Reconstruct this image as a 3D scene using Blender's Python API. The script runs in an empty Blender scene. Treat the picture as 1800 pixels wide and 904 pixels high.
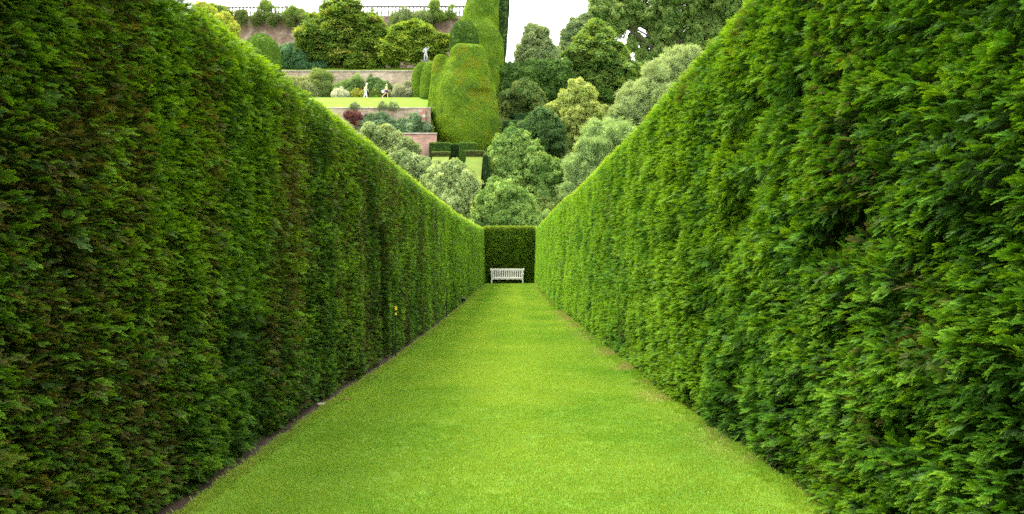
import bpy, bmesh, math, random
import numpy as np
from mathutils import Vector, Matrix
rng = np.random.default_rng(7)
random.seed(7)
sc = bpy.context.scene
COL = sc.collection

# ------------------------------------------------------------------ camera, sky, sun, exposure
F, CX, HY, EYE = 1500.0, 900.0, 458.0, 1.6
cam_d = bpy.data.cameras.new('camera'); cam = bpy.data.objects.new('camera', cam_d); COL.objects.link(cam)
cam_d.sensor_width = 36; cam_d.lens = 30.0; cam_d.clip_start = 0.05; cam_d.clip_end = 2000
cam.location = (0, 0, EYE); cam.rotation_euler = (math.radians(90) + math.atan(6/F), 0, 0)
sc.camera = cam
SUN_EL, SUN_AZ = math.radians(66), math.radians(-72)      # azimuth from +Y, negative = towards -X
w = bpy.data.worlds.new('World'); sc.world = w; w.use_nodes = True
wn = w.node_tree.nodes; wl = w.node_tree.links; wn.clear()
sky = wn.new('ShaderNodeTexSky'); sky.sky_type = 'NISHITA'; sky.sun_disc = False
sky.sun_elevation = SUN_EL; sky.sun_rotation = SUN_AZ; sky.dust_density = 4; sky.air_density = 1
cl = wn.new('ShaderNodeTexNoise'); cl.inputs['Scale'].default_value = 2.2; cl.inputs['Detail'].default_value = 5
cr = wn.new('ShaderNodeValToRGB')
cr.color_ramp.elements[0].position = .3; cr.color_ramp.elements[0].color = (9.0, 9.1, 8.9, 1)
cr.color_ramp.elements[1].position = .75; cr.color_ramp.elements[1].color = (11.3, 11.2, 10.8, 1)
tc = wn.new('ShaderNodeTexCoord'); mx = wn.new('ShaderNodeMix'); mx.data_type = 'RGBA'; mx.inputs[0].default_value = .85
bg = wn.new('ShaderNodeBackground'); bg.inputs['Strength'].default_value = .1
wo = wn.new('ShaderNodeOutputWorld')
wl.new(tc.outputs['Generated'], cl.inputs['Vector']); wl.new(cl.outputs['Fac'], cr.inputs['Fac'])
wl.new(sky.outputs[0], mx.inputs[6]); wl.new(cr.outputs[0], mx.inputs[7])
wl.new(mx.outputs[2], bg.inputs['Color']); wl.new(bg.outputs[0], wo.inputs[0])
sd = bpy.data.lights.new('sun', 'SUN'); sd.energy = 1.5; sd.angle = math.radians(22); sd.color = (1, .96, .86)
so = bpy.data.objects.new('sun', sd); COL.objects.link(so)
sdir = Vector((math.sin(SUN_AZ)*math.cos(SUN_EL), math.cos(SUN_AZ)*math.cos(SUN_EL), math.sin(SUN_EL)))
so.rotation_euler = sdir.to_track_quat('Z', 'Y').to_euler(); so.location = (-40, -20, 80)
sc.view_settings.view_transform = 'Standard'; sc.view_settings.look = 'None'
sc.view_settings.exposure = 2.25; sc.view_settings.gamma = 1
sc.cycles.max_bounces = 6; sc.cycles.diffuse_bounces = 3; sc.cycles.transmission_bounces = 3
sc.cycles.transparent_max_bounces = 4
sc.cycles.use_denoising = False
sc.cycles.use_adaptive_sampling = False
sc.cycles.denoiser = 'OPENIMAGEDENOISE'
sc.cycles.denoising_input_passes = 'RGB_ALBEDO_NORMAL'
sc.cycles.denoising_prefilter = 'NONE'

# ------------------------------------------------------------------ helpers
def W(px, py, Y): return Vector(((px-CX)/F*Y, Y, EYE+(HY-py)/F*Y))
def tag(o, label=None, cat=None, group=None, kind=None):
    if label: o['label'] = label
    if cat: o['category'] = cat
    if group: o['group'] = group
    if kind: o['kind'] = kind
    return o
def empty(name, loc, label, cat, group=None):
    o = bpy.data.objects.new(name, None); COL.objects.link(o); o.location = loc; o.empty_display_size = .2
    return tag(o, label, cat, group)
def link(name, me, mat=None, parent=None, smooth=False):
    o = bpy.data.objects.new(name, me); COL.objects.link(o)
    if mat and not me.materials: me.materials.append(mat)
    if parent is not None:
        o.parent = parent; o.matrix_parent_inverse = Matrix.Translation(-parent.location)
    if smooth: me.polygons.foreach_set('use_smooth', [True]*len(me.polygons))
    return o
def mesh(name, v, f):
    me = bpy.data.meshes.new(name); me.from_pydata([tuple(map(float, p)) for p in v], [], f); me.update(); return me

def _h(ix, iy, iz, s):
    n = (ix.astype(np.int64)*374761393 + iy.astype(np.int64)*668265263 + iz.astype(np.int64)*2147483647 + s*974634777) & 0xffffffff
    n = ((n ^ (n >> 13))*1274126177) & 0xffffffff
    n = n ^ (n >> 16)
    return (n & 0xffffff)/float(0xffffff)
def vn(x, y, z=None, s=0):
    x = np.asarray(x, float); y = np.asarray(y, float); z = np.zeros_like(x) if z is None else np.asarray(z, float)
    ix, iy, iz = np.floor(x), np.floor(y), np.floor(z)
    fx, fy, fz = [t*t*(3-2*t) for t in (x-ix, y-iy, z-iz)]
    r = 0
    for dx in (0, 1):
        for dy in (0, 1):
            for dz in (0, 1):
                r = r + _h(ix+dx, iy+dy, iz+dz, s)*(fx if dx else 1-fx)*(fy if dy else 1-fy)*(fz if dz else 1-fz)
    return r                                           # 0..1
def fbm(x, y, z=None, s=0, o=3):
    a, t, r = 1.0, 0.0, 0
    for k in range(o):
        f = 2.03**k
        r = r + a*vn(np.asarray(x)*f, np.asarray(y)*f, None if z is None else np.asarray(z)*f, s+k*17); t += a; a *= .5
    return r/t

# ------------------------------------------------------------------ materials
def nt(name):
    m = bpy.data.materials.new(name); m.use_nodes = True
    n = m.node_tree.nodes; n.clear(); return m, n, m.node_tree.links
def simple(name, col, rough=.7, noise=0, scale=5, metal=0, bump=0, col2=None):
    m, n, l = nt(name)
    p = n.new('ShaderNodeBsdfPrincipled'); o = n.new('ShaderNodeOutputMaterial'); l.new(p.outputs[0], o.inputs[0])
    p.inputs['Roughness'].default_value = rough; p.inputs['Metallic'].default_value = metal
    p.inputs['Specular IOR Level'].default_value = .3
    if noise or col2:
        g = n.new('ShaderNodeNewGeometry'); t = n.new('ShaderNodeTexNoise'); t.inputs['Scale'].default_value = scale; t.inputs['Detail'].default_value = 6
        t.inputs['Roughness'].default_value = .65
        r = n.new('ShaderNodeValToRGB'); r.color_ramp.elements[0].position = .35; r.color_ramp.elements[1].position = .65
        c2 = col2 or tuple(c*(1-noise) for c in col)
        r.color_ramp.elements[0].color = (*c2, 1); r.color_ramp.elements[1].color = (*col, 1)
        l.new(g.outputs['Position'], t.inputs['Vector']); l.new(t.outputs['Fac'], r.inputs['Fac']); l.new(r.outputs[0], p.inputs['Base Color'])
        if bump:
            b = n.new('ShaderNodeBump'); b.inputs['Strength'].default_value = bump; b.inputs['Distance'].default_value = .05
            l.new(t.outputs['Fac'], b.inputs['Height']); l.new(b.outputs[0], p.inputs['Normal'])
    else: p.inputs['Base Color'].default_value = (*col, 1)
    return m
def leaf_mat(name, transl=.3, rough=.45, spec=.35):
    m, n, l = nt(name)
    a = n.new('ShaderNodeAttribute'); a.attribute_type = 'INSTANCER'; a.attribute_name = 'col'
    s = n.new('ShaderNodeAttribute'); s.attribute_type = 'GEOMETRY'; s.attribute_name = 'shade'
    mu = n.new('ShaderNodeVectorMath'); mu.operation = 'MULTIPLY'
    l.new(a.outputs['Color'], mu.inputs[0]); l.new(s.outputs['Color'], mu.inputs[1])
    p = n.new('ShaderNodeBsdfPrincipled'); p.inputs['Roughness'].default_value = rough; p.inputs['Specular IOR Level'].default_value = spec
    t = n.new('ShaderNodeBsdfTranslucent'); x = n.new('ShaderNodeMixShader'); x.inputs[0].default_value = transl
    tm = n.new('ShaderNodeVectorMath'); tm.operation = 'MULTIPLY'; tm.inputs[1].default_value = (1.5, 1.25, .5)
    l.new(mu.outputs[0], tm.inputs[0])
    o = n.new('ShaderNodeOutputMaterial')
    l.new(mu.outputs[0], p.inputs['Base Color']); l.new(tm.outputs[0], t.inputs['Color'])
    l.new(p.outputs[0], x.inputs[1]); l.new(t.outputs[0], x.inputs[2]); l.new(x.outputs[0], o.inputs[0])
    return m
M_YEW = leaf_mat('yew_needles', .32, .6, .12)
M_LEAF = leaf_mat('broad_leaves', .42, .6, .15)
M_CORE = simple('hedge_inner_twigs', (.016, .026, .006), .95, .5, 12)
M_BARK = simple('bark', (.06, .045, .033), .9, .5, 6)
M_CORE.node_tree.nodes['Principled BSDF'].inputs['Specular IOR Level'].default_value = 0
M_SOIL = simple('soil', (.05, .030, .018), .95, .5, 9, bump=.6)

# ------------------------------------------------------------------ instanced leaf shapes
def proto(name, quads, shades, mat):
    """quads: list of 3- or 4-point polygons; shades: colour per polygon"""
    v, f, k = [], [], 0
    for q in quads:
        v += [tuple(map(float, p)) for p in q]; f.append(tuple(range(k, k+len(q)))); k += len(q)
    me = bpy.data.meshes.new(name); me.from_pydata(v, [], f); me.update(); me.materials.append(mat)
    at = me.attributes.new('shade', 'FLOAT_COLOR', 'CORNER')
    c = []
    for q, s in zip(quads, shades): c += [s[0], s[1], s[2], 1]*len(q)
    at.data.foreach_set('color', c)
    return bpy.data.objects.new(name, me)             # never linked: only a shape for the foliage nodes
def unit(v): return v/np.linalg.norm(v)
def yew_sprig(seed, needle_l, needle_w, step, nside, L=.12):
    r = np.random.default_rng(seed); Q, S = [], []
    def shoot(p, d, ln, up, tipcol):
        side = unit(np.cross(d, up)); n = int(ln/step); pos = np.array(p, float); dd = np.array(d, float)
        for i in range(n):
            t = i/max(1, n-1)
            dd = unit(dd + up*r.normal(-.015, .02)); pos = pos + dd*step
            nl = needle_l*(1-.45*t**3)*r.uniform(.8, 1.15)
            for sg in (-1, 1):
                nd = unit(side*sg + dd*r.uniform(.35, .8) + up*r.uniform(-.15, .35))
                wv = unit(np.cross(nd, up))*needle_w*.5
                a = pos; b = pos + nd*nl*.55; c = pos + nd*nl
                Q.append([a, b+wv, c, b-wv])
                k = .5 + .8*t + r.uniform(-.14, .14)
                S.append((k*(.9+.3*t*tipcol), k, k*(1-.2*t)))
        w2 = side*.0014
        Q.append([np.array(p)-w2, np.array(p)+w2, pos]); S.append((.9, .5, .5))
        return pos
    up = np.array([0, 0, 1.]); d0 = np.array([1., 0, 0])
    shoot((0, 0, 0), d0, L, up, 1)
    for k in range(nside):
        t = (k+.6)/(nside+.8)*.8; sg = 1 if k % 2 else -1
        d = unit(np.array([r.uniform(.7, 1.2), sg*r.uniform(.5, .9), r.uniform(-.2, .25)]))
        shoot((L*t, 0, -.01*t), d, L*(1-t)*r.uniform(.30, .62)+.015, unit(up+r.normal(0, .2, 3)), 1)
    return Q, S
P_YEW = []
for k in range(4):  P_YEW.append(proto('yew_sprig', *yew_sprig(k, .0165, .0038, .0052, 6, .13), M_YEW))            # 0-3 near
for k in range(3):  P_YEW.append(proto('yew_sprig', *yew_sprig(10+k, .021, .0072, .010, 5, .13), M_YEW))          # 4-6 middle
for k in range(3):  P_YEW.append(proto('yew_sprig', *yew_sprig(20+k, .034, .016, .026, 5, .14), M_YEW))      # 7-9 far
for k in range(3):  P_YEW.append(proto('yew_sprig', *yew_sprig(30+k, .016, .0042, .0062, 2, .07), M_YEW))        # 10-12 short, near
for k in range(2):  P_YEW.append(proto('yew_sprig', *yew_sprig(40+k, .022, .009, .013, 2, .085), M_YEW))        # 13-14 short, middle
def clump(seed, n, ll, lw, flat=1.0, hemi=True, droop=0.0, spread=1.0, tang=0.0):
    r = np.random.default_rng(seed); Q, S = [], []
    for i in range(n):
        d = r.normal(0, 1, 3)
        if hemi: d[2] = abs(d[2])
        d = unit(d); rad = r.uniform(.35, 1.0)
        p = d*rad*spread; p[2] *= flat
        ax = unit(d*np.array([1, 1, flat]) + r.normal(0, .45, 3) + np.array([0, 0, -droop]))
        sd_ = unit(np.cross(ax, r.normal(0, 1, 3)))
        if tang and r.random() < tang:
            nm_ = unit(d+np.array([0, 0, .35])+r.normal(0, .35, 3)); ax = unit(np.cross(nm_, r.normal(0, 1, 3))); sd_ = np.cross(nm_, ax)
        elif flat < .6: sd_ = unit(np.cross(ax, np.array([0, 0, 1.])+r.normal(0, .3, 3)))
        l_ = ll*r.uniform(.7, 1.2); w_ = lw*r.uniform(.7, 1.2)*.5
        Q.append([p, p+ax*l_*.5+sd_*w_, p+ax*l_, p+ax*l_*.5-sd_*w_])
        k = r.uniform(.7, 1.25); S.append((k*r.uniform(.9, 1.15), k, k))
    return Q, S
P_CLUMP = [proto('leaf_cluster', *clump(30+k, 50, .52, .36, tang=.8), M_LEAF) for k in range(3)]
P_SPRAY = [proto('leaf_spray', *clump(40+k, 46, .5, .34, .28, False, .15), M_LEAF) for k in range(3)]
P_FINE = [proto('fine_leaves', *clump(50+k, 80, .5, .12, 1, True, -.3, tang=.5), M_LEAF) for k in range(3)]
P_CLIP = [proto('clipped_shoots', *clump(60+k, 44, .55, .25, .5, True, tang=.6), M_YEW) for k in range(3)]
def grass_patch(seed, n, R, hmin, hmax, wd):
    r = np.random.default_rng(seed); Q, S = [], []
    for i in range(n):
        x, y = r.uniform(-R, R, 2); h = r.uniform(hmin, hmax); a = r.uniform(0, 2*math.pi); ln = r.uniform(.1, .9)*h
        w2 = wd*r.uniform(.7, 1.3); b = a+math.pi/2+r.normal(0, .5)
        p = np.array([x, y, 0]); s = np.array([math.cos(a), math.sin(a), 0])*w2/2; t = np.array([math.cos(b), math.sin(b), 0])*ln
        Q.append([p-s, p+s, p+s*.6+t*.5+np.array([0, 0, h*.65]), p+t+np.array([0, 0, h])])
        k = r.uniform(.85, 1.18); dry = r.random() < .06
        S.append((k*1.9, k*1.25, k*3) if dry else (k*r.uniform(.85, 1.2), k, k))
    return Q, S
M_GRASSB = leaf_mat('grass_blades', .35, .6, .2)
P_GRASS = [proto('grass_tuft', *grass_patch(70+k, 420, .17, .009, .020, .0046), M_GRASSB) for k in range(3)] + \
          [proto('grass_tuft', *grass_patch(80+k, 60, .07, .035, .085, .0045), M_GRASSB) for k in range(2)]

_ng = {}
def node_group(key, protos):
    if key in _ng: return _ng[key]
    g = bpy.data.node_groups.new('scatter_'+key, 'GeometryNodeTree')
    g.interface.new_socket('Geometry', in_out='INPUT', socket_type='NodeSocketGeometry')
    g.interface.new_socket('Geometry', in_out='OUTPUT', socket_type='NodeSocketGeometry')
    n, l = g.nodes, g.links
    gi = n.new('NodeGroupInput'); go = n.new('NodeGroupOutput'); j = n.new('GeometryNodeJoinGeometry')
    def na(name, t):
        a = n.new('GeometryNodeInputNamedAttribute'); a.data_type = t; a.inputs['Name'].default_value = name; return a.outputs[0]
    rot = n.new('FunctionNodeEulerToRotation'); l.new(na('rot', 'FLOAT_VECTOR'), rot.inputs[0])
    scl = na('scl', 'FLOAT'); idx = na('idx', 'INT')
    for k, p in enumerate(protos):
        oi = n.new('GeometryNodeObjectInfo'); oi.inputs['Object'].default_value = p; oi.inputs['As Instance'].default_value = True
        c = n.new('FunctionNodeCompare'); c.data_type = 'INT'; c.operation = 'EQUAL'
        ins = [s for s in c.inputs if s.type == 'INT']; l.new(idx, ins[0]); ins[1].default_value = k
        io = n.new('GeometryNodeInstanceOnPoints')
        l.new(gi.outputs[0], io.inputs['Points']); l.new(c.outputs[0], io.inputs['Selection']); l.new(oi.outputs['Geometry'], io.inputs['Instance'])
        l.new(rot.outputs[0], io.inputs['Rotation']); l.new(scl, io.inputs['Scale']); l.new(io.outputs[0], j.inputs[0])
    l.new(j.outputs[0], go.inputs[0]); _ng[key] = g; return g
def norm(a): return a/np.maximum(np.linalg.norm(a, axis=1, keepdims=True), 1e-9)
def euler_from_axes(X, Z):
    """rotation whose local X is X and local Z is close to Z -> XYZ euler"""
    X = norm(X); Yv = norm(np.cross(Z, X)); Z = np.cross(X, Yv)
    ey = np.arcsin(np.clip(-X[:, 2], -1, 1)); ex = np.arctan2(Yv[:, 2], Z[:, 2]); ez = np.arctan2(X[:, 1], X[:, 0])
    return np.stack([ex, ey, ez], 1)
def scatter(name, key, protos, P, X, Z, S, C, I, parent, kind='stuff'):
    n = len(P); me = bpy.data.meshes.new(name); off = np.array(parent.location) if parent else np.zeros(3)
    me.vertices.add(n); me.vertices.foreach_set('co', (P-off).astype(np.float32).ravel())
    me.attributes.new('rot', 'FLOAT_VECTOR', 'POINT').data.foreach_set('vector', euler_from_axes(X, Z).astype(np.float32).ravel())
    me.attributes.new('scl', 'FLOAT', 'POINT').data.foreach_set('value', S.astype(np.float32))
    me.attributes.new('idx', 'INT', 'POINT').data.foreach_set('value', I.astype(np.int32))
    c4 = np.concatenate([np.clip(C, 0, 1), np.ones((n, 1))], 1)
    me.attributes.new('col', 'FLOAT_COLOR', 'POINT').data.foreach_set('color', c4.astype(np.float32).ravel())
    me.update()
    o = bpy.data.objects.new(name, me); COL.objects.link(o)
    if parent: o.parent = parent
    md = o.modifiers.new('leaves', 'NODES'); md.node_group = node_group(key, protos)
    if kind: o['kind'] = kind
    return o
def mixc(a, b, t): t = np.asarray(t)[:, None]; return np.asarray(a)*(1-t) + np.asarray(b)*t
def smooth(a, b, x): t = np.clip((x-a)/(b-a), 0, 1); return t*t*(3-2*t)

# ------------------------------------------------------------------ alley profile
YL = [-6, 5.4, 7, 9.3, 13.5, 22, 60]
FL = [-2.16, -2.14, -2.12, -2.10, -1.95, -1.82, -1.86]      # left lawn edge
YR = [-6, 5.4, 8.5, 10.3, 15.8, 27.6, 60]
FR = [2.02, 1.98, 1.90, 1.79, 1.70, 1.52, 1.60]             # right lawn edge
def footL(y): return np.interp(y, YL, FL)
def footR(y): return np.interp(y, YR, FR)
def topL(y): return np.interp(y, [-6, 5.9, 9.7, 15, 20, 31, 44, 60], [3.56, 3.53, 3.52, 3.43, 3.35, 3.34, 3.55, 3.9])
def topR(y): return np.interp(y, [-6, 7.7, 11.6, 17.4, 22.6, 34, 60], [4.1, 3.95, 3.72, 3.64, 3.56, 3.68, 3.93])
YE = 60.0
GAPY = 13.62                                                # narrow slot in the left hedge
def faceL(y, z):        # x of the left hedge's face
    x = footL(y) - .05 - .09*z/3.5 - .06*(1-smooth(0, .12, z))
    r = .06*(vn(y*2.3, z*.22, s=3)-.5) + .07*(fbm(y*1.1, z*1.0, s=5)-.5) + .05*(vn(y*6, z*5, s=6)-.5)
    r = r*np.interp(y, [0, 10, 20, 60], [.95, .85, .65, .45])*(1-.65*smooth(-.6, 0, z-topL(y)))
    r = r - 1.25*smooth(.40, .32, np.abs(y-GAPY))*smooth(2.25, 2.05, z)
    return x + r - .12*smooth(-.25, 0, z-topL(y))
def faceR(y, z):
    x = footR(y) + .015 + .10*z/3.8 + .02*(1-smooth(0, .12, z))
    r = .09*(fbm(y*.6+z*.3, z*.8, s=15)-.5) + .13*(fbm(y*1.5, z*3.6, s=16)-.5) + .05*(vn(y*5, z*8, s=18)-.5)
    h = smooth(.62, .8, fbm(y*1.1+z*1.3, z*2.8, s=21, o=2))*np.interp(y, [0, 6, 9], [.36, .28, .14])*smooth(3.4, 2.8, z)*smooth(.15, .7, z)
    sc_ = np.interp(y, [0, 8, 16, 60], [1.35, 1.0, .7, .45])
    r = r*(1-.6*smooth(-.6, 0, z-topR(y)))
    return x + (r + h*np.interp(y, [0, 9, 16], [1, .6, .1]))*sc_ + .12*smooth(-.25, 0, z-topR(y))

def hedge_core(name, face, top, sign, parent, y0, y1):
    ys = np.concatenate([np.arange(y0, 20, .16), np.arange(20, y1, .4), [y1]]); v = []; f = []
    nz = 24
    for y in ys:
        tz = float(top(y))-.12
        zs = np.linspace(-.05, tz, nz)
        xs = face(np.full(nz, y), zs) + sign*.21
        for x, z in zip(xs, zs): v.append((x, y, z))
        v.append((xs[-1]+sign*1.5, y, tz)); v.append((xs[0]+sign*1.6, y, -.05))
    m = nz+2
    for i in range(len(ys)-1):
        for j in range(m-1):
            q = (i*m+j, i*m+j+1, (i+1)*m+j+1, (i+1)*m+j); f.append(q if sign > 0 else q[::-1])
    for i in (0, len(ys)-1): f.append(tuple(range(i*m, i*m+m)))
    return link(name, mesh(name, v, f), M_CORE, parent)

def palette(P, base, side, tip):
    """colours of the yew: old dark needles, green, yellow-green new growth, brown patches"""
    y, z = P[:, 1], P[:, 2]; n = len(P); u = rng.random(n)
    big = fbm(y*.55, z*.45, s=31+side); rib = vn(y*2.1, z*.25, s=33+side); fine = fbm(y*3.0, z*3.0, s=35+side)
    dark = np.array([.028, .070, .012] if side == 1 else [.022, .070, .010]); green = np.array([.060, .170, .014] if side == 1 else [.056, .190, .010]); lime = np.array([.140, .310, .014]); gry = np.array([.07, .15, .05]); brown = np.array([.115, .108, .034])
    t = np.clip(base + .8*(big-.5) + .6*(fine-.5) + .35*(rib-.5) + rng.normal(0, .16, n) - .12 + tip*.42, 0, 1)
    c = np.where((t < .5)[:, None], mixc(dark, green, np.clip(t*2, 0, 1)), mixc(green, lime, np.clip(t*2-1, 0, 1)))
    c = c*np.interp(y, [10, 30], [1, 1.25])[:, None]  # brighter colour farther along the hedge
    g = (u < .10); c[g] = mixc(c[g], gry, np.full(g.sum(), .7))
    if side == 1:
        bp = smooth(.40, .62, .6*fbm(y*.8+3, z*.35, s=41)+.4*vn(y*4, z*.4, s=42))*np.interp(y, [0, 6, 9, 15, 20, 30], [.65, .8, 1.0, .95, .6, .12])*smooth(0, .6, topL(y)-z)
    else:
        bp = smooth(.62, .74, fbm(y*.9+3, z*.8, s=43))*.35
    b = rng.random(n) < bp*np.where(tip, .25, .9); c[b] = mixc(c[b], brown, rng.uniform(.45, 1, b.sum()))
    return c
def hedge_side(face, top, sign, side, y0, y1, label, base_t):
    root = empty('yew_hedge', (float(face(np.array([30.]), np.array([0.]))[0])+sign*.8, 30, 0), label, 'hedge')
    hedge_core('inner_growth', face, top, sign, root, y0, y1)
    PP, NN, SS, II, TT = [], [], [], [], []
    bands = ([(y0, 3, 700, 10, 3, .85), (3, 9, 3300, 10, 3, .78), (9, 14, 2400, 13, 2, .68), (14, 26, 1150, 13, 2, .85), (26, y1, 520, 7, 3, .8)] if side == 1 else
             [(y0, 3, 600, 0, 4, .8), (3, 9, 2700, 0, 4, .64), (9, 14, 2200, 4, 3, .60), (14, 26, 1400, 4, 3, .66), (26, y1, 520, 7, 3, .8)])
    for a, b, den, i0, ni, s_ in bands:
        n = int((b-a)*3.9*den); y = rng.uniform(a, b, n); tz = top(y); z = rng.uniform(0, 1, n)*(tz+.02)
        e = 1e-2
        x = face(y, z); gy = (face(y+e, z)-x)/e; gz = (face(y, z+e)-x)/e
        N = norm(np.stack([-sign*np.ones(n), sign*gy, sign*gz], 1)*np.array([1, .7, .7]))
        # keep thin where the growth is sparse
        slot = (np.abs(y-GAPY) < .37) & (z < 2.15) & (side == 1)
        hole = vn(y*3.1, z*3.3, s=50+side); keep = rng.random(n) > smooth(.70, .92, hole)*.75*(1 if side == 2 else .6)*(y < 16)
        keep &= ~slot
        tipn = fbm(y*1.6, z*3.2, s=55+side); tip = rng.random(n) < np.clip(.05+1.5*(tipn-.36), .04, .75)*(.75 if side == 1 else 1.0)
        inward = np.where(tip, rng.random(n)*.03-.012, rng.random(n)**1.2*.17)
        P = np.stack([x, y, z], 1) - N*inward[:, None] + np.array([sign*.04, 0, 0])
        PP.append(P[keep]); NN.append(N[keep]); SS.append((rng.uniform(.6, 1.2, n)*s_*np.where(tip & (y < 12), 1.2, 1.0))[keep]); TT.append(tip[keep]); ii = rng.integers(i0, i0+ni, n)
        if side == 2 and b <= 26: alt = rng.random(n) < .35; ii[alt] = rng.integers(10, 13, alt.sum()) if b <= 9 else rng.integers(13, 15, alt.sum())
        if side == 1 and a < 9: alt = rng.random(n) < .10; ii[alt] = rng.integers(0, 4, alt.sum())
        II.append(ii[keep])
    # top of the hedge
    nt_ = 0
    for a, b, den, i0, ni, s_ in bands:
        n = int((b-a)*1.5*den*.45); y = rng.uniform(a, b, n); tz = top(y); d = rng.random(n)**1.4*1.5
        x = face(y, tz) + sign*(d+.02); z = tz - .04 + .06*(fbm(x*2, y*2, s=60)-.5) - .05*np.exp(-d/.08)
        P = np.stack([x, y, z], 1); N = norm(np.stack([-sign*np.exp(-d/.1)*.8, np.zeros(n), np.ones(n)], 1))
        PP.append(P); NN.append(N); SS.append(rng.uniform(.6, 1.0, n)*s_*.9); II.append(rng.integers(i0, i0+ni, n)); nt_ += n; TT.append(rng.random(n) < .5)
    P = np.concatenate(PP); N = np.concatenate(NN); S = np.concatenate(SS); I = np.concatenate(II); n = len(P)
    istop = np.zeros(n, bool); istop[-nt_:] = True
    J = rng.normal(0, 1, (n, 3))*np.array([.1, .42, .30]); J[:, 2] += np.where(istop, .3, .02)
    X = norm(N*np.where(istop, 1.0, 1.0)[:, None] + J)
    up = norm(np.array([0, 0, 1.])+rng.normal(0, .33, (n, 3)))
    up = np.where(istop[:, None], norm(rng.normal(0, 1, (n, 3))), up)
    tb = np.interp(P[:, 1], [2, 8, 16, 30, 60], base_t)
    edge = smooth(-.20, -.02, P[:, 2]-top(P[:, 1]))*np.interp(P[:, 1], [6, 14], [.35, 1])             # sky-lit glow of the hedge top, painted into the needle colour
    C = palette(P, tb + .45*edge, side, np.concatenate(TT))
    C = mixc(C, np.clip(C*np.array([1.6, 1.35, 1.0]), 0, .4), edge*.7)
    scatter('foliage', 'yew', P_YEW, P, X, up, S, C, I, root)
    return root
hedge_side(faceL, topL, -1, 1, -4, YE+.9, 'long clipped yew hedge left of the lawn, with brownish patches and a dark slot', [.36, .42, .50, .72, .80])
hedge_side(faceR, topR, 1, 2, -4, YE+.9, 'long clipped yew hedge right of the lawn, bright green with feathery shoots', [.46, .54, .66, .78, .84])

# end hedge
def end_hedge():
    root = empty('yew_hedge', (-.15, YE+.8, 0), 'dark clipped yew hedge closing the far end of the lawn behind the white bench', 'hedge')
    xa, xb, top = -1.95, 1.62, 3.90
    def fy(x, z): return YE + .10*(fbm(x*1.3, z*1.3, s=71)-.5) + .05*(vn(x*5, z*5, s=72)-.5)
    xs = np.linspace(xa, xb, 24); zs = np.linspace(-.05, top-.08, 24); v = []; f = []
    for x in xs:
        for z in zs: v.append((x, float(fy(np.array([x]), np.array([z]))[0])+.12, z))
        v.append((x, YE+1.5, top-.08)); v.append((x, YE+1.5, -.05))
    m = 26
    for i in range(23):
        for j in range(m-1): f.append((i*m+j, i*m+j+1, (i+1)*m+j+1, (i+1)*m+j)[::-1])
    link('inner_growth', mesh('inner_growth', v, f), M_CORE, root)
    n = 7000; x = rng.uniform(xa, xb, n); z = rng.uniform(0, top, n); y = fy(x, z)+rng.random(n)**1.5*.1
    P1 = np.stack([x, y, z], 1); N1 = np.tile([0, -1., 0], (n, 1))
    n2 = 3000; x = rng.uniform(xa, xb, n2); y = rng.uniform(YE, YE+1.4, n2); P2 = np.stack([x, y, np.full(n2, top-.03)+rng.normal(0, .015, n2)], 1); N2 = np.tile([0, -.2, 1.], (n2, 1))
    P = np.concatenate([P1, P2]); N = np.concatenate([N1, N2]); n = len(P)
    X = norm(N*.6+rng.normal(0, 1, (n, 3))*np.array([.6, .15, .5])); up = norm(np.array([0, -.7, .8])+rng.normal(0, .5, (n, 3)))
    e = smooth(-.22, -.03, P[:, 2]-top)  # top rim: light from above painted as paler needle colour
    t = np.clip(.4+.5*(fbm(P[:, 0]*2, P[:, 2]*3, s=75)-.5)+rng.normal(0, .25, n)+.6*e, 0, 1)
    C = mixc([.055, .145, .014], [.20, .38, .02], t); C = mixc(C, [.16, .26, .03], e*.8)
    scatter('foliage', 'yew', P_YEW, P, X, up, rng.uniform(.8, 1.3, n)*1.1, C, rng.integers(7, 10, n), root)
end_hedge()

# ------------------------------------------------------------------ ground, lawn, soil
def lawn_mat(name, base=(.11, .21, .012), dark=(.06, .15, .010), pale=(.17, .25, .02), edge=False):
    m, n, l = nt(name)
    g = n.new('ShaderNodeNewGeometry'); p = n.new('ShaderNodeBsdfPrincipled'); o = n.new('ShaderNodeOutputMaterial')
    p.inputs['Roughness'].default_value = .8; p.inputs['Specular IOR Level'].default_value = .15
    def noise(s, d=4):
        t = n.new('ShaderNodeTexNoise'); t.inputs['Scale'].default_value = s; t.inputs['Detail'].default_value = d; l.new(g.outputs['Position'], t.inputs['Vector']); return t.outputs['Fac']
    r = n.new('ShaderNodeValToRGB'); e = r.color_ramp.elements; e[0].position = .35; e[0].color = (*dark, 1); e[1].position = .7; e[1].color = (*pale, 1)
    k = e.new(.52); k.color = (*base, 1)
    ad = n.new('ShaderNodeMath'); ad.operation = 'MULTIPLY_ADD'; ad.inputs[1].default_value = .5
    h = n.new('ShaderNodeMath'); h.operation = 'MULTIPLY'; h.inputs[1].default_value = .5
    l.new(noise(45, 5), h.inputs[0]); l.new(noise(1.1), ad.inputs[0]); l.new(h.outputs[0], ad.inputs[2]); l.new(ad.outputs[0], r.inputs['Fac'])
    l.new(r.outputs[0], p.inputs['Base Color'])
    b = n.new('ShaderNodeBump'); b.inputs['Strength'].default_value = .5; b.inputs['Distance'].default_value = .02
    l.new(noise(120, 3), b.inputs['Height']); l.new(b.outputs[0], p.inputs['Normal']); l.new(p.outputs[0], o.inputs[0])
    return m
M_LAWN = lawn_mat('lawn_grass'); M_BANK = lawn_mat('hill_grass', (.13, .21, .016), (.10, .17, .014), (.17, .24, .022))
M_ROUGH = simple('rough_ground', (.06, .09, .02), .9, .5, .6)
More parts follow.
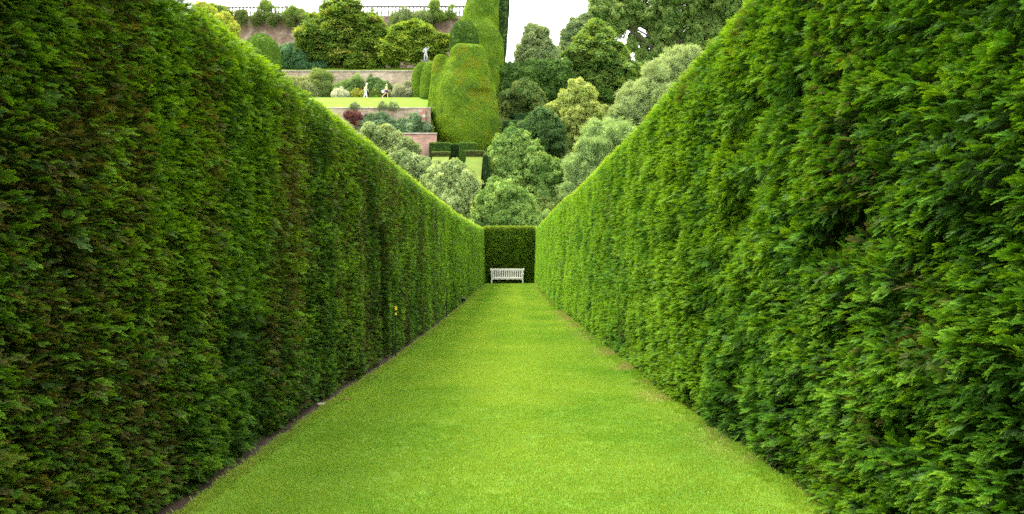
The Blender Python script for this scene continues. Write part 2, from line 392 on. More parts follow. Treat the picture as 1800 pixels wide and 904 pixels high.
def sheet(name, x0, x1, y0, y1, z, mat, nx=2, ny=2):
    v = [(x, y, z) for y in np.linspace(y0, y1, ny) for x in np.linspace(x0, x1, nx)]
    f = [(j*nx+i, j*nx+i+1, (j+1)*nx+i+1, (j+1)*nx+i) for j in range(ny-1) for i in range(nx-1)]
    return tag(link(name, mesh(name, v, f), mat), kind='structure')
sheet('ground', -200, 200, -60, 260, -.02, M_ROUGH)
def strip(name, ys, xl, xr, z, mat):
    v = []; f = []
    for y in ys: v += [(float(xl(y)), y, z), (float(xr(y)), y, z)]
    for i in range(len(ys)-1): f.append((2*i, 2*i+1, 2*i+3, 2*i+2))
    return tag(link(name, mesh(name, v, f), mat), kind='structure')
ys = np.arange(-6, 60.2, .25)
strip('soil', ys, lambda y: footL(y)-1.2, lambda y: footR(y)+1.2, -.008, M_SOIL)
eL = lambda y: footL(y)+.02+.05*float(fbm(np.array([y*1.7]), np.array([0.]), s=81)[0])
eR = lambda y: footR(y)+.05-.05*float(fbm(np.array([y*1.7]), np.array([3.]), s=82)[0])
strip('lawn', ys, eL, eR, 0.0, M_LAWN)
def lawn_blades():
    PP = []; s = .17
    for yy in np.arange(2.2, 60, s):
        for xx in np.arange(-2.2, 2.0, s):
            if eL(yy)+.08 < xx < eR(yy)-.06: PP.append((xx, yy, 0.0))
    P = np.array(PP); P[:, :2] += rng.uniform(-.06, .06, (len(P), 2)); I = rng.integers(0, 3, len(P)); S = rng.uniform(.85, 1.15, len(P))
    # longer unmown fringe beside both hedges
    fr = []
    for yy in np.arange(2.2, 50, .035):
        for sd_ in (0, 1):
            for _ in range(2):
                fr.append((eL(yy)+abs(rng.normal(0, .05)) if sd_ == 0 else eR(yy)-abs(rng.normal(-.03, .07)), yy+rng.uniform(-.03, .03), 0))
    Fp = np.array(fr); P = np.concatenate([P, Fp]); I = np.concatenate([I, rng.integers(3, 5, len(Fp))]); S = np.concatenate([S, rng.uniform(.3, .65, len(Fp))])
    n = len(P); x, y = P[:, 0], P[:, 1]
    t = np.clip(.5+1.1*(fbm(x*1.1, y*.9, s=91)-.5)+.5*(fbm(x*5, y*4, s=92)-.5)+rng.normal(0, .05, n), 0, 1)
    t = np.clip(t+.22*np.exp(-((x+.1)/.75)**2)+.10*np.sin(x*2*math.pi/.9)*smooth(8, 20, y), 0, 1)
    C = mixc([.105, .27, .014], [.245, .39, .034], t)
    dl = x-footL(y); dr = footR(y)-x
    dry = np.maximum(smooth(.42, .03, dr)*.85*smooth(.38, .6, fbm(x*1.5+7, y*1.1, s=94)), smooth(.22, .0, dl)*.35)*(.4+.9*fbm(x*3, y*2.2, s=93))
    C = mixc(C, [.33, .31, .11], np.clip(dry, 0, .85))
    a = rng.uniform(0, 2*math.pi, n); X = np.stack([np.cos(a), np.sin(a), np.zeros(n)], 1)
    o = scatter('grass', 'grass', P_GRASS, P, X, np.tile([0, 0, 1.], (n, 1)), S, C, I, None)
    tag(o, 'short mown grass blades covering the lawn between the hedges', 'grass')
lawn_blades()

# ------------------------------------------------------------------ hillside with terraces
PL = [(64, -.03), (66.5, .2), (70, 3), (80, 7.6), (84.5, 10.8), (89.7, 11.3), (90.3, 14.7), (94.7, 15.2), (95.3, 18.35), (96, 18.55), (101, 20.9), (106.9, 20.9), (107.4, 25.25), (109, 25.75), (112, 26.9), (124.8, 27), (125.6, 37.2), (150, 38), (220, 38)]
PC = [(64, -.03), (66.5, .2), (70, 3), (80, 7.6), (84.5, 10.8), (89.7, 11.3), (94, 13.2), (101, 18), (107, 22), (112, 26), (125, 29), (150, 32), (220, 32)]
PR = [(64, -.03), (66.5, .2), (74, 3.6), (84, 8.5), (96, 14.5), (112, 22), (118, 27), (125, 29.5), (150, 31), (220, 30)]
def hillz(x, y):
    a = [np.interp(y, [p[0] for p in Q], [p[1] for p in Q]) for Q in (PL, PC, PR)]
    t1 = smooth(-9.2, -8.2, x); t2 = smooth(-1.8, 1.5, x)
    return (a[0]*(1-t1)+a[1]*t1)*(1-t2)+a[2]*t2
yy = sorted(set([p[0] for Q in (PL, PC, PR) for p in Q]) | set(np.arange(64, 130, 1.0).tolist()))
xx = np.concatenate([np.arange(-120, -40, 8), np.arange(-40, -10, 2), np.arange(-10, 3, .4), np.arange(3, 50, 2), np.arange(50, 121, 10)])
v = []; f = []
for y in yy:
    for x in xx: v.append((x, y, float(hillz(x, y))))
nx = len(xx)
for j in range(len(yy)-1):
    for i in range(nx-1): f.append((j*nx+i, j*nx+i+1, (j+1)*nx+i+1, (j+1)*nx+i))
tag(link('hillside', mesh('hillside', v, f), M_BANK, smooth=False), kind='structure')

def undergrowth():
    n = 60000; x = rng.uniform(-30, 48, n); y = rng.uniform(65.5, 126, n); px = CX+x/y*F
    left = (px < 768) & (y < 89) & (y > 72); mid = (px > 762) & (px < 850) & (y > 77) & (y < 90)
    ok = ((x > -9.5) | left) & ~mid & ~((x < -2) & (y > 90) & (x < -8.3)) & (vn(x*.5, y*.5, s=501) > .12)
    x, y = x[ok], y[ok]; n = len(x); h = .15+1.1*np.clip(fbm(x*.45, y*.45, s=503)-.35, 0, 1)+.25*rng.random(n)
    P = np.stack([x, y, hillz(x, y)+h*rng.random(n)**.4], 1); Z = norm(np.array([0, -.25, 1.])+rng.normal(0, .35, (n, 3))); X = norm(np.cross(Z, rng.normal(0, 1, (n, 3))))
    t = np.clip(.45+1.4*(fbm(x*.35, y*.35, s=505)-.5)+rng.normal(0, .2, n), 0, 1); C = mixc([.05, .11, .02], [.19, .26, .07], t)
    o = scatter('undergrowth', 'clump', P_CLUMP, P, X, Z, rng.uniform(.6, 1.2, n)*.34, C, rng.integers(0, 3, n), None)
    tag(o, 'mixed leafy undergrowth covering the slope between the shrubs', 'undergrowth')
def wall_mat(name, a, b, c, sc_=1.0, brick=True):
    m, n, l = nt(name)
    g = n.new('ShaderNodeNewGeometry'); p = n.new('ShaderNodeBsdfPrincipled'); o = n.new('ShaderNodeOutputMaterial'); p.inputs['Roughness'].default_value = .9; p.inputs['Specular IOR Level'].default_value = .1
    mp = n.new('ShaderNodeMapping'); mp.vector_type = 'TEXTURE'; mp.inputs['Rotation'].default_value = (math.radians(90), 0, 0); l.new(g.outputs['Position'], mp.inputs['Vector'])
    t = n.new('ShaderNodeTexNoise'); t.inputs['Scale'].default_value = .5*sc_; t.inputs['Detail'].default_value = 8; t.inputs['Roughness'].default_value = .7; l.new(g.outputs['Position'], t.inputs['Vector'])
    r = n.new('ShaderNodeValToRGB'); e = r.color_ramp.elements; e[0].position = .32; e[0].color = (*a, 1); e[1].position = .68; e[1].color = (*c, 1); k = e.new(.5); k.color = (*b, 1)
    l.new(t.outputs['Fac'], r.inputs['Fac'])
    br = n.new('ShaderNodeTexBrick'); br.inputs['Scale'].default_value = 1; br.inputs['Brick Width'].default_value = .46; br.inputs['Row Height'].default_value = .15; br.inputs['Mortar Size'].default_value = .012
    br.inputs['Color1'].default_value = (1.15, 1.05, 1, 1); br.inputs['Color2'].default_value = (.72, .70, .70, 1); br.inputs['Mortar'].default_value = (1.25, 1.3, 1.3, 1)
    l.new(mp.outputs[0], br.inputs['Vector'])
    mu = n.new('ShaderNodeVectorMath'); mu.operation = 'MULTIPLY'; l.new(r.outputs[0], mu.inputs[0]); l.new(br.outputs['Color'], mu.inputs[1])
    l.new(mu.outputs[0] if brick else r.outputs[0], p.inputs['Base Color'])
    b_ = n.new('ShaderNodeBump'); b_.inputs['Strength'].default_value = .8; b_.inputs['Distance'].default_value = .15; l.new(t.outputs['Fac'], b_.inputs['Height']); l.new(b_.outputs[0], p.inputs['Normal'])
    l.new(p.outputs[0], o.inputs[0]); return m
M_BRICK = wall_mat('weathered_brick', (.16, .145, .10), (.29, .245, .18), (.42, .38, .29), 1.4)
M_ROCK = wall_mat('rough_sandstone', (.10, .07, .05), (.185, .13, .10), (.34, .28, .225), 1.6, False)
M_COPE = simple('coping_stone', (.42, .37, .31), .85, .4, 2)
M_STONE = simple('grey_carved_stone', (.20, .18, .17), .8, .4, 3)
def box_into(bm, x0, x1, y0, y1, z0, z1):
    vs = [bm.verts.new(p) for p in ((x0, y0, z0), (x1, y0, z0), (x1, y1, z0), (x0, y1, z0), (x0, y0, z1), (x1, y0, z1), (x1, y1, z1), (x0, y1, z1))]
    for q in ((3, 2, 1, 0), (4, 5, 6, 7), (0, 1, 5, 4), (1, 2, 6, 5), (2, 3, 7, 6), (3, 0, 4, 7)): bm.faces.new([vs[k] for k in q])
def bxo(name, x0, x1, y0, y1, z0, z1, mat, parent=None, bevel=0):
    bm = bmesh.new(); box_into(bm, x0, x1, y0, y1, z0, z1)
    if bevel: bmesh.ops.bevel(bm, geom=bm.edges[:], offset=bevel, segments=2, affect='EDGES', profile=.6)
    me = bpy.data.meshes.new(name); bm.to_mesh(me); bm.free(); return link(name, me, mat, parent)
def rough_wall(name, x0, x1, y, z0, z1, amp, mat, parent, s, step=.4, th=.5):
    nx_ = max(2, int((x1-x0)/step)); nz_ = max(2, int((z1-z0)/step)); xs = np.linspace(x0, x1, nx_); zs = np.linspace(z0, z1, nz_); v = []; f = []
    for z in zs:
        d = fbm(xs*1.1, np.full(nx_, z*1.3), s=s, o=4)-.5
        for x, k in zip(xs, d): v.append((x, y-k*amp, z))
    k0 = len(v)
    for j in range(nz_-1):
        for i in range(nx_-1): f.append((j*nx_+i, j*nx_+i+1, (j+1)*nx_+i+1, (j+1)*nx_+i))
    v += [(x0, y+th, z0), (x1, y+th, z0), (x1, y+th, z1), (x0, y+th, z1)]
    f.append((k0+1, k0, k0+3, k0+2))
    f.append(tuple([(nz_-1)*nx_+i for i in range(nx_)]+[k0+2, k0+3])); f.append(tuple([i for i in range(nx_)][::-1]+[k0, k0+1]))
    f.append(tuple([j*nx_ for j in range(nz_)]+[k0+3, k0])); f.append(tuple([j*nx_+nx_-1 for j in range(nz_)][::-1]+[k0+1, k0+2]))
    return link(name, mesh(name, v, f), mat, parent)
def garden_wall(x0, x1, y, z0, z1, label, mat, amp=.12, s=101, cope=True, step=.4, batter=0):
    r = empty('garden_wall', ((x0+x1)/2, y, z0), label, 'wall')
    rough_wall('masonry', x0, x1, y, z0, z1, amp, mat, r, s, step)
    if cope: bxo('coping', x0-.05, x1+.05, y-.12, y+.56, z1+.003, z1+.14, M_COPE, r, .02)
    return r
ztop = W(0, 29, 124.2).z
garden_wall(W(60, 0, 124.2).x, W(842, 0, 124.2).x, 124.2, 26.9, ztop, 'high rough pink sandstone wall on the hilltop below the balustrade', M_ROCK, .9, 111, False, .35)
garden_wall(W(60, 0, 106.5).x, W(775, 0, 106.5).x, 106.5, 20.8, W(0, 126, 106.5).z, 'long brick terrace wall behind the two walking people', M_BRICK, .10, 112)
garden_wall(W(60, 0, 94.5).x, W(757, 0, 94.5).x, 94.5, 15.0, W(0, 191, 94.5).z, 'brick retaining wall below the sloping grass bank', M_BRICK, .12, 113)
lw = garden_wall(W(60, 0, 89.4).x, W(767, 0, 89.4).x, 89.4, 11.2, W(0, 236, 89.4).z, 'lowest reddish wall partly covered by pale shrubs', wall_mat('red_earth_brick', (.24, .15, .12), (.36, .23, .19), (.42, .31, .27), 1.2), .15, 114)
# brick pier at the end of the middle wall, with pale quoins
pr = empty('brick_pier', W(742, 232, 94.0), 'brick pier with pale stone quoins beside the largest topiary', 'pier')
z0_ = 15.0; xq0, xq1 = W(737, 0, 94.0).x, W(748, 0, 94.0).x
bxo('shaft', xq0, xq1, 93.75, 94.4, z0_, W(0, 192, 94).z, simple('pier_brick', (.38, .17, .12), .9, .3, 6), pr)
for k in range(6):
    z = z0_+.1+k*.55; bxo('quoin', xq0-.02 if k % 2 else xq0+.30, xq1+.02 if not k % 2 else xq0+.38, 93.70, 94.0, z, z+.34, M_COPE, pr, .01)
# balustrades
def baluster_mesh():
    prof = [(.10, 0), (.10, .08), (.05, .12), (.11, .32), (.085, .5), (.045, .72), (.07, .80), (.10, .84), (.10, .92)]; n = 8; v = []; f = []
    for r_, z in prof:
        for k in range(n): a = 2*math.pi*k/n; v.append((r_*math.cos(a), r_*math.sin(a), z))
    for j in range(len(prof)-1):
        for k in range(n): f.append((j*n+k, j*n+(k+1) % n, (j+1)*n+(k+1) % n, (j+1)*n+k))
    me = mesh('baluster', v, f); me.materials.append(M_STONE); return me
BAL = baluster_mesh()
def balustrade(pxa, pxb, pyt, label):
    Yb = 124.5; x0, x1 = W(pxa, 0, Yb).x, W(pxb, 0, Yb).x; zb = ztop+.003; zt = W(0, pyt, Yb).z
    r = empty('balustrade', ((x0+x1)/2, Yb, zb), label, 'balustrade', 'stone balustrades on the hilltop wall')
    bxo('base_rail', x0, x1, Yb-.16, Yb+.16, zb, zb+.16, M_STONE, r, .02); bxo('top_rail', x0, x1, Yb-.2, Yb+.2, zt-.16, zt, M_STONE, r, .03)
    h = (zt-.16)-(zb+.16); n = int((x1-x0)/.52); npier = max(2, int((x1-x0)/6)+1); pxs = np.linspace(x0+.2, x1-.2, npier)
    for k, xp in enumerate(pxs): bxo('pier', xp-.2, xp+.2, Yb-.22, Yb+.22, zb+.001, zt+.05, M_STONE, r, .02)
    for k in range(n):
        x = x0+.3+k*.52
        if min(abs(pxs-x)) < .32: continue
        o = bpy.data.objects.new('baluster', BAL); COL.objects.link(o); o.parent = r
        o.location = (x-r.location.x, 0, .16); o.scale = (1.35, 1.35, h/.92)
balustrade(392, 506, 11, 'stone balustrade on the hilltop wall, left stretch ending near the gap in the wall')
balustrade(560, 840, 10, 'longer stone balustrade on the hilltop wall, running behind the tall topiary')

# ------------------------------------------------------------------ plants
def tube(v, f, path, radii, n=6):
    k0 = len(v)
    for i, (p, r_) in enumerate(zip(path, radii)):
        d = (Vector(path[min(i+1, len(path)-1)])-Vector(path[max(i-1, 0)])).normalized()
        a = d.orthogonal().normalized(); b = d.cross(a)
        for k in range(n):
            t = 2*math.pi*k/n; v.append(tuple(Vector(p)+(a*math.cos(t)+b*math.sin(t))*r_))
    for i in range(len(path)-1):
        for k in range(n): f.append((k0+i*n+k, k0+i*n+(k+1) % n, k0+(i+1)*n+(k+1) % n, k0+(i+1)*n+k))
    f.append(tuple(range(k0+(len(path)-1)*n, k0+len(path)*n)))
def limb(a, b, bend, n=6):
    a, b = Vector(a), Vector(b); j = Vector((random.uniform(-1, 1), random.uniform(-1, 1), random.uniform(0, 1)))*bend*(b-a).length
    return [a.lerp(b, i/(n-1)) + j*math.sin(math.pi*i/(n-1)) + Vector((random.uniform(-1, 1), random.uniform(-1, 1), 0))*.03*(b-a).length*(0 < i < n-1) for i in range(n)]
KINDS = {'clump': P_CLUMP, 'spray': P_SPRAY, 'fine': P_FINE, 'clip': P_CLIP}
def plant(name, label, cat, Y, lobes, base, kind, c1, c2, size, dens=1.0, group=None, trunk_r=None, vs=1.0, fill=.0, dspread=.6, c3=None):
    """lobes in frame pixels at depth Y -> real crown of overlapping leafy lobes, trunk and limbs"""
    bx, by = base; bX = W(bx, 0, Y).x; bZ = float(hillz(bX, Y)) if by is None else W(0, by, Y).z
    bZ = min(bZ, float(hillz(bX, Y))+.02) if by is None else bZ
    root = empty(name, (bX, Y, bZ), label, cat, group)
    L = []
    for q in lobes:
        px, py, rp = q[:3]; r_ = rp/F*Y; dy = q[3] if len(q) > 3 else random.uniform(-dspread, dspread)*r_
        p = W(px, py, Y); L.append((p.x, Y+dy, p.z, r_))
    Lm = list(L)
    for (x, y, z, r_) in Lm:
        for _ in range(22):
            d = norm(rng.normal(0, 1, (1, 3)))[0]; q = r_*rng.uniform(.17, .36)
            if r_ > .4: g_ = r_*rng.uniform(.72, 1.14); L.append((x+d[0]*g_, y+d[1]*g_, z+d[2]*g_*vs, q))
    L = np.array(L); nm = len(Lm)
    area = 4*math.pi*(L[:, 3]**2)*vs
    PP, NN = [], []
    for k, (x, y, z, r_) in enumerate(L):
        n = int(area[k]*dens*2.4/(size**2)*.40)+6
        d = norm(rng.normal(0, 1, (n, 3))); u = rng.uniform(.62, 1.06, n)**.7
        nz_ = fbm(d[:, 0]*2.2+k*5, d[:, 1]*2.2, d[:, 2]*2.2, s=200+k)          # uneven outline and gaps
        u = u*(.84+.46*nz_)*(.86 if k < nm else 1.0); p = np.stack([x+d[:, 0]*r_*u, y+d[:, 1]*r_*u, z+d[:, 2]*r_*u*vs], 1)
        keep = nz_ > .30+fill*-1
        dd = np.linalg.norm((p[:, None, :]-L[None, :, :3])/L[None, :, 3:4], axis=2); dd[:, k] = 9
        keep &= dd.min(1) > .70
        PP.append(p[keep]); NN.append(d[keep])
    P = np.concatenate(PP); N = np.concatenate(NN); n = len(P)
    am = .45*float(np.mean(L[:nm, 3])); fq = 1.1/float(np.mean(L[:nm, 3]))*1.6
    P = P+am*np.stack([fbm(P[:, 0]*fq, P[:, 1]*fq, P[:, 2]*fq, s=601+q_)-.5 for q_ in range(3)], 1)*1.6
    st_ = rng.random(n) < .10; P[st_] += N[st_]*rng.uniform(.1, .45, (st_.sum(), 1))
    gz = hillz(P[:, 0], P[:, 1]); ok = P[:, 2] > gz-.1; P, N = P[ok], N[ok]; n = len(P)
    if kind == 'spray': Z = norm(np.array([0, 0, 1.])+N*.35+rng.normal(0, .22, (n, 3)))
    elif kind == 'fine': Z = norm(N+np.array([0, 0, .6])+rng.normal(0, .4, (n, 3)))
    else: Z = norm(N+np.array([0, 0, .5])+rng.normal(0, .25, (n, 3)))
    X = norm(np.cross(Z, rng.normal(0, 1, (n, 3))))
    t = np.clip(.5+1.3*(fbm(P[:, 0]*.7, P[:, 1]*.7, P[:, 2]*.7, s=300)-.5)+rng.normal(0, .22, n), 0, 1)
    C = mixc(c1, c2, t)*1.15
    if c3 is not None: m_ = rng.random(n) < .12; C[m_] = c3
    scatter('crown' if cat == 'tree' else 'foliage', kind, KINDS[kind], P, X, Z, rng.uniform(.7, 1.2, n)*size, C, rng.integers(0, 3, n), root)
    tr = trunk_r or .03*max(L[:, 2].max()-bZ, 1)
    v, f = [], []; bot = (bX, Y, bZ-.1); cen = L[:nm, :3].mean(0)
    top_ = (cen[0], cen[1], bZ+(cen[2]-bZ)*.75)
    tp = limb(bot, top_, .05); tube(v, f, tp, [tr*(1-.55*i/5) for i in range(6)], 8)
    for x, y, z, r_ in L[:nm]:
        a = tp[random.choice([2, 3, 4, 5])]; b = (x, y, z); lp = limb(a, b, .12)
        tube(v, f, lp, [tr*.42*(1-.7*i/5) for i in range(6)], 5)
        for _ in range(3):
            dv = norm(rng.normal(0, 1, (1, 3)))[0]; e = (x+dv[0]*r_*.75, y+dv[1]*r_*.75, z+abs(dv[2])*r_*.75*vs)
            tube(v, f, limb(lp[3], e, .1, 4), [tr*.17, tr*.13, tr*.09, tr*.04], 4)
    link('trunk' if cat == 'tree' else 'stems', mesh('trunk', v, f), M_BARK, root, smooth=True)
    return root
G = dict(dark=(.022, .062, .020), mid=(.08, .16, .025), pale=(.16, .22, .085), grey=(.20, .24, .12), yel=(.26, .27, .07), lime=(.17, .27, .03), olive=(.12, .15, .04), blue=(.05, .12, .055))
HT = 'shrubs on the slope beyond the end hedge'
plant('maple_tree', 'broad maple with layered yellowish green sprays in front of the high pink wall', 'tree', 113, [(600, 48, 34), (565, 72, 32), (640, 62, 34), (548, 92, 22), (592, 88, 36), (638, 96, 32), (615, 28, 24), (580, 36, 24), (662, 78, 18), (530, 100, 10), (655, 104, 14)], (602, None), 'spray', G['mid'], (.15, .24, .035), .62, 1.1, c3=(.24, .27, .05))
plant('maple_tree', 'smaller lime green maple between the broad maple and the statue', 'tree', 112, [(700, 72, 22), (688, 93, 20), (735, 58, 20), (752, 82, 20), (722, 90, 18), (775, 74, 13), (672, 98, 9), (765, 100, 12), (712, 55, 10)], (732, None), 'spray', (.09, .19, .025), (.22, .31, .04), .55, 1.1)
plant('wall_climber', 'grey green climber hanging on the high wall above the lime maple', 'climber', 123.2, [(725, 42, 18), (705, 38, 12), (745, 40, 14), (715, 58, 14), (735, 62, 12)], (725, 100), 'fine', (.09, .15, .05), (.16, .23, .09), .6, .8)
plant('shrub', 'blue green bush left of the broad maple on the upper terrace', 'shrub', 112, [(522, 106, 20), (500, 112, 18), (546, 108, 18), (508, 96, 12), (560, 116, 12), (482, 116, 12)], (520, None), 'clump', G['blue'], (.08, .18, .07), .5, 1.2)
plant('golden_tree', 'golden yellow tree showing over the top of the left hedge', 'tree', 104, [(366, 28, 12), (386, 38, 13), (402, 50, 11), (352, 20, 10), (395, 34, 8), (375, 58, 18), (350, 45, 18)], (372, None), 'clump', (.17, .27, .03), (.34, .38, .05), .4, 1.2)
for i, (lb, lab) in enumerate([([(372, 14, 9), (386, 18, 9), (358, 14, 9), (400, 24, 6)], 'low green bush at the left end of the hilltop balustrade'),
                     ([(468, 10, 11), (458, 18, 8), (478, 16, 8)], 'pale green bush growing in front of the left balustrade'),
                     ([(515, 20, 11), (528, 24, 9), (503, 26, 8), (540, 28, 6)], 'loose green bush at the gap between the two balustrades'),
                     ([(595, 14, 9), (580, 18, 7), (608, 17, 7), (570, 13, 5)], 'green bush over the balustrade above the broad maple'),
                     ([(765, 12, 12), (758, 24, 8), (774, 26, 8), (762, -4, 8)], 'tall wispy climber over the balustrade near the tall topiary'),
                     ([(793, 12, 8), (790, 22, 6)], 'small dark bush beside the wispy climber on the balustrade')]):
    lb = [(a, b_, c_*.58) for a, b_, c_ in lb]; lb += [(a+dx_, 27, c_*.75) for a, b_, c_ in lb[:3] for dx_ in (-7, 6)]
    plant('shrub', lab, 'shrub', 123.4, lb, (lb[0][0], 31), 'fine', (.09, .17, .03), (.22, .33, .08), .42, .9, trunk_r=.08)
plant('ivy', 'ragged ivy and weeds trailing over the left end of the hilltop wall', 'climber', 123.3, [(400, 30, 8), (425, 30, 8), (450, 32, 7), (478, 34, 6), (380, 34, 10), (535, 34, 7), (555, 32, 6), (510, 36, 6)], (440, 60), 'fine', (.07, .12, .03), (.15, .2, .06), .4, .8, trunk_r=.05)
plant('deciduous_tree', 'small pale leafy tree standing alone against the white sky', 'tree', 124, [(942, 72, 22), (926, 90, 18), (960, 90, 18), (935, 54, 10), (950, 60, 10), (918, 106, 12), (970, 104, 14), (943, 104, 20)], (940, None), 'clump', (.12, .19, .07), (.24, .32, .14), .45, .55)
plant('beech_tree', 'large pyramid shaped green tree right of the lone pale tree', 'tree', 111, [(1048, 52, 13), (1036, 74, 20), (1064, 76, 20), (1022, 98, 24), (1054, 102, 28), (1088, 100, 22), (1008, 128, 24), (1044, 134, 30), (1082, 132, 28), (1110, 126, 16), (1030, 160, 24), (1066, 166, 28), (1098, 160, 24), (1120, 146, 12), (1090, 186, 20), (1000, 150, 18), (1062, 194, 20), (1112, 170, 18)], (1055, None), 'spray', (.06, .15, .03), (.18, .28, .06), .55, 1.25)
plant('deciduous_tree', 'thin pale tree partly hidden behind the pyramid shaped tree', 'tree', 132, [(1012, 52, 14), (1000, 66, 12), (1020, 70, 14), (1028, 40, 10), (996, 84, 10)], (1012, None), 'clump', (.09, .16, .06), (.2, .27, .12), .5, .5)
plant('oak_tree', 'huge spreading oak with dark limbs against the sky above the right hedge', 'tree', 134, [(1060, 20, 24), (1095, 14, 28), (1084, 42, 18), (1140, 10, 30), (1190, 14, 32), (1240, 18, 28), (1285, 20, 26), (1172, 46, 20), (1210, 50, 24), (1248, 54, 24), (1110, 34, 14), (1150, 38, 14), (1120, -16, 32), (1190, -22, 36), (1255, -20, 34), (1310, -5, 30), (1185, 82, 15), (1215, 84, 17), (1245, 86, 15), (1048, 36, 12), (1320, 30, 24), (1160, 88, 8), (1130, 100, 8), (1275, 55, 20), (1150, 66, 10), (1172, 106, 12), (1200, 106, 14), (1232, 104, 14), (1260, 80, 16), (1126, 98, 7), (1112, 80, 6), (1136, 74, 7), (1148, 96, 6), (1118, 64, 7), (1134, 112, 7)], (1165, 128), 'clump', (.07, .15, .03), (.19, .28, .07), .5, .75, trunk_r=.5)
plant('shrub', 'dark green shrub belt beside the tall topiary below the small pale tree', 'shrub', 109, [(890, 132, 14), (908, 138, 18), (932, 132, 19), (958, 130, 19), (984, 132, 17), (900, 156, 16), (985, 154, 20), (962, 160, 18), (935, 152, 16), (890, 170, 12), (1000, 180, 14)], (940, None), 'clump', (.03, .08, .016), (.09, .18, .03), .5, 1.3)
plant('shrub', 'rounded green shrub with olive tint right of the big topiary', 'shrub', 102, [(922, 168, 18), (902, 176, 16), (942, 178, 15), (920, 190, 18), (896, 192, 10), (938, 196, 12)], (920, None), 'clump', (.035, .10, .022), (.14, .19, .045), .42, 1.3)
plant('shrub', 'yellow flowering looking shrub rising in the middle of the slope', 'shrub', 95, [(1014, 152, 11), (1022, 166, 14), (1000, 178, 16), (1032, 180, 17), (982, 200, 18), (1010, 205, 22), (1044, 202, 16), (1000, 232, 22), (1028, 236, 20), (970, 196, 8), (1052, 224, 12), (1010, 258, 16)], (1010, None), 'clump', (.18, .26, .05), (.36, .43, .13), .34, 1.15)
plant('willow', 'pale grey green willowy tree leaning along the right hedge, upper one', 'tree', 85, [(1215, 100, 14), (1186, 112, 19), (1158, 134, 22), (1195, 140, 24), (1136, 164, 24), (1170, 176, 28), (1112, 196, 22), (1148, 210, 28), (1095, 222, 18), (1125, 240, 20), (1222, 120, 16), (1110, 168, 16), (1092, 202, 16), (1078, 222, 14)], (1160, None), 'fine', (.16, .24, .09), (.30, .41, .19), .42, 1.0)
plant('willow', 'pale mint green shrub below the willowy tree, close to the right hedge', 'shrub', 80, [(1072, 236, 17), (1052, 256, 18), (1085, 262, 20), (1030, 282, 17), (1060, 288, 20), (1014, 304, 14), (1040, 312, 18), (1018, 324, 14), (1000, 338, 12), (1095, 240, 20), (1110, 262, 20), (1064, 312, 16), (1046, 232, 14), (1030, 262, 14), (1008, 290, 13)], (1050, None), 'fine', (.16, .27, .09), (.28, .41, .17), .4, 1.1)
plant('shrub', 'dark glossy shrub between the yellow shrub and the clipped low hedges', 'shrub', 91, [(950, 216, 20), (968, 236, 20), (935, 228, 14), (980, 252, 14), (955, 250, 16)], (955, None), 'clump', (.03, .085, .022), (.10, .18, .05), .38, 1.3)
plant('shrub', 'largest rounded grey green shrub rising behind the front dome', 'shrub', 83, [(905, 250, 20), (884, 272, 22), (922, 272, 24), (880, 300, 20), (908, 298, 26), (944, 290, 24), (935, 320, 26), (968, 312, 24), (985, 334, 18), (955, 350, 24), (975, 358, 20), (900, 325, 22), (868, 300, 12), (945, 375, 18), (1000, 345, 16), (992, 318, 16), (985, 370, 18), (970, 385, 16)], (920, None), 'clump', (.07, .16, .03), (.23, .36, .09), .34, 1.35)
plant('shrub', 'front dome of dense shrub rising directly above the end hedge', 'shrub', 73, [(884, 342, 22), (862, 362, 20), (908, 358, 22), (924, 380, 18), (848, 384, 14), (885, 382, 26), (938, 392, 12), (862, 396, 18), (910, 398, 18), (836, 400, 14), (950, 402, 16), (965, 392, 12)], (888, None), 'clump', (.07, .16, .03), (.24, .37, .09), .30, 1.4)
plant('shrub', 'pale silvery shrub left of the front dome, above the left hedge', 'shrub', 76, [(798, 304, 16), (776, 316, 16), (818, 322, 18), (792, 336, 20), (820, 346, 14), (766, 306, 10), (800, 362, 18), (832, 374, 12), (812, 380, 16), (770, 336, 14), (840, 392, 10), (782, 352, 14), (758, 322, 12)], (800, None), 'clump', (.15, .23, .08), (.33, .43, .18), .33, 1.1)
plant('shrub', 'pale shrub just above the left hedge beneath the lowest wall', 'shrub', 80, [(722, 288, 14), (744, 296, 14), (702, 280, 9), (756, 310, 12), (735, 308, 14), (715, 300, 12), (768, 300, 10)], (735, None), 'clump', (.12, .19, .07), (.27, .36, .16), .34, 1.1)
plant('shrub', 'spreading pale green shrub sprawled against the lowest reddish wall', 'shrub', 87, [(690, 246, 13), (668, 240, 12), (714, 258, 11), (680, 232, 8), (650, 232, 10), (700, 268, 12), (675, 262, 12), (655, 255, 12), (726, 264, 7), (690, 282, 10)], (685, None), 'clump', (.12, .19, .06), (.28, .36, .15), .34, .85)
plant('shrub', 'small burgundy leaved bush at the foot of the middle wall', 'shrub', 93.2, [(612, 203, 6), (624, 208, 8), (636, 214, 6), (646, 218, 4)], (622, None), 'clump', (.075, .028, .030), (.15, .06, .05), .3, 1.3)
plant('shrub', 'row of bluish green bushes along the foot of the middle wall', 'shrub', 93, [(652, 216, 10), (668, 222, 11), (688, 222, 12), (706, 224, 12), (724, 224, 10), (738, 228, 8), (640, 224, 9), (672, 208, 7), (730, 212, 7), (752, 226, 6)], (695, None), 'clump', (.07, .13, .06), (.16, .26, .14), .32, 1.1)
plant('wall_climber', 'square trained green climber on the terrace wall, left of the people', 'climber', 105.9, [(558, 136, 9), (572, 136, 9), (558, 152, 10), (572, 154, 9), (566, 165, 9)], (565, None), 'fine', (.12, .2, .05), (.22, .30, .10), .38, 1.1)
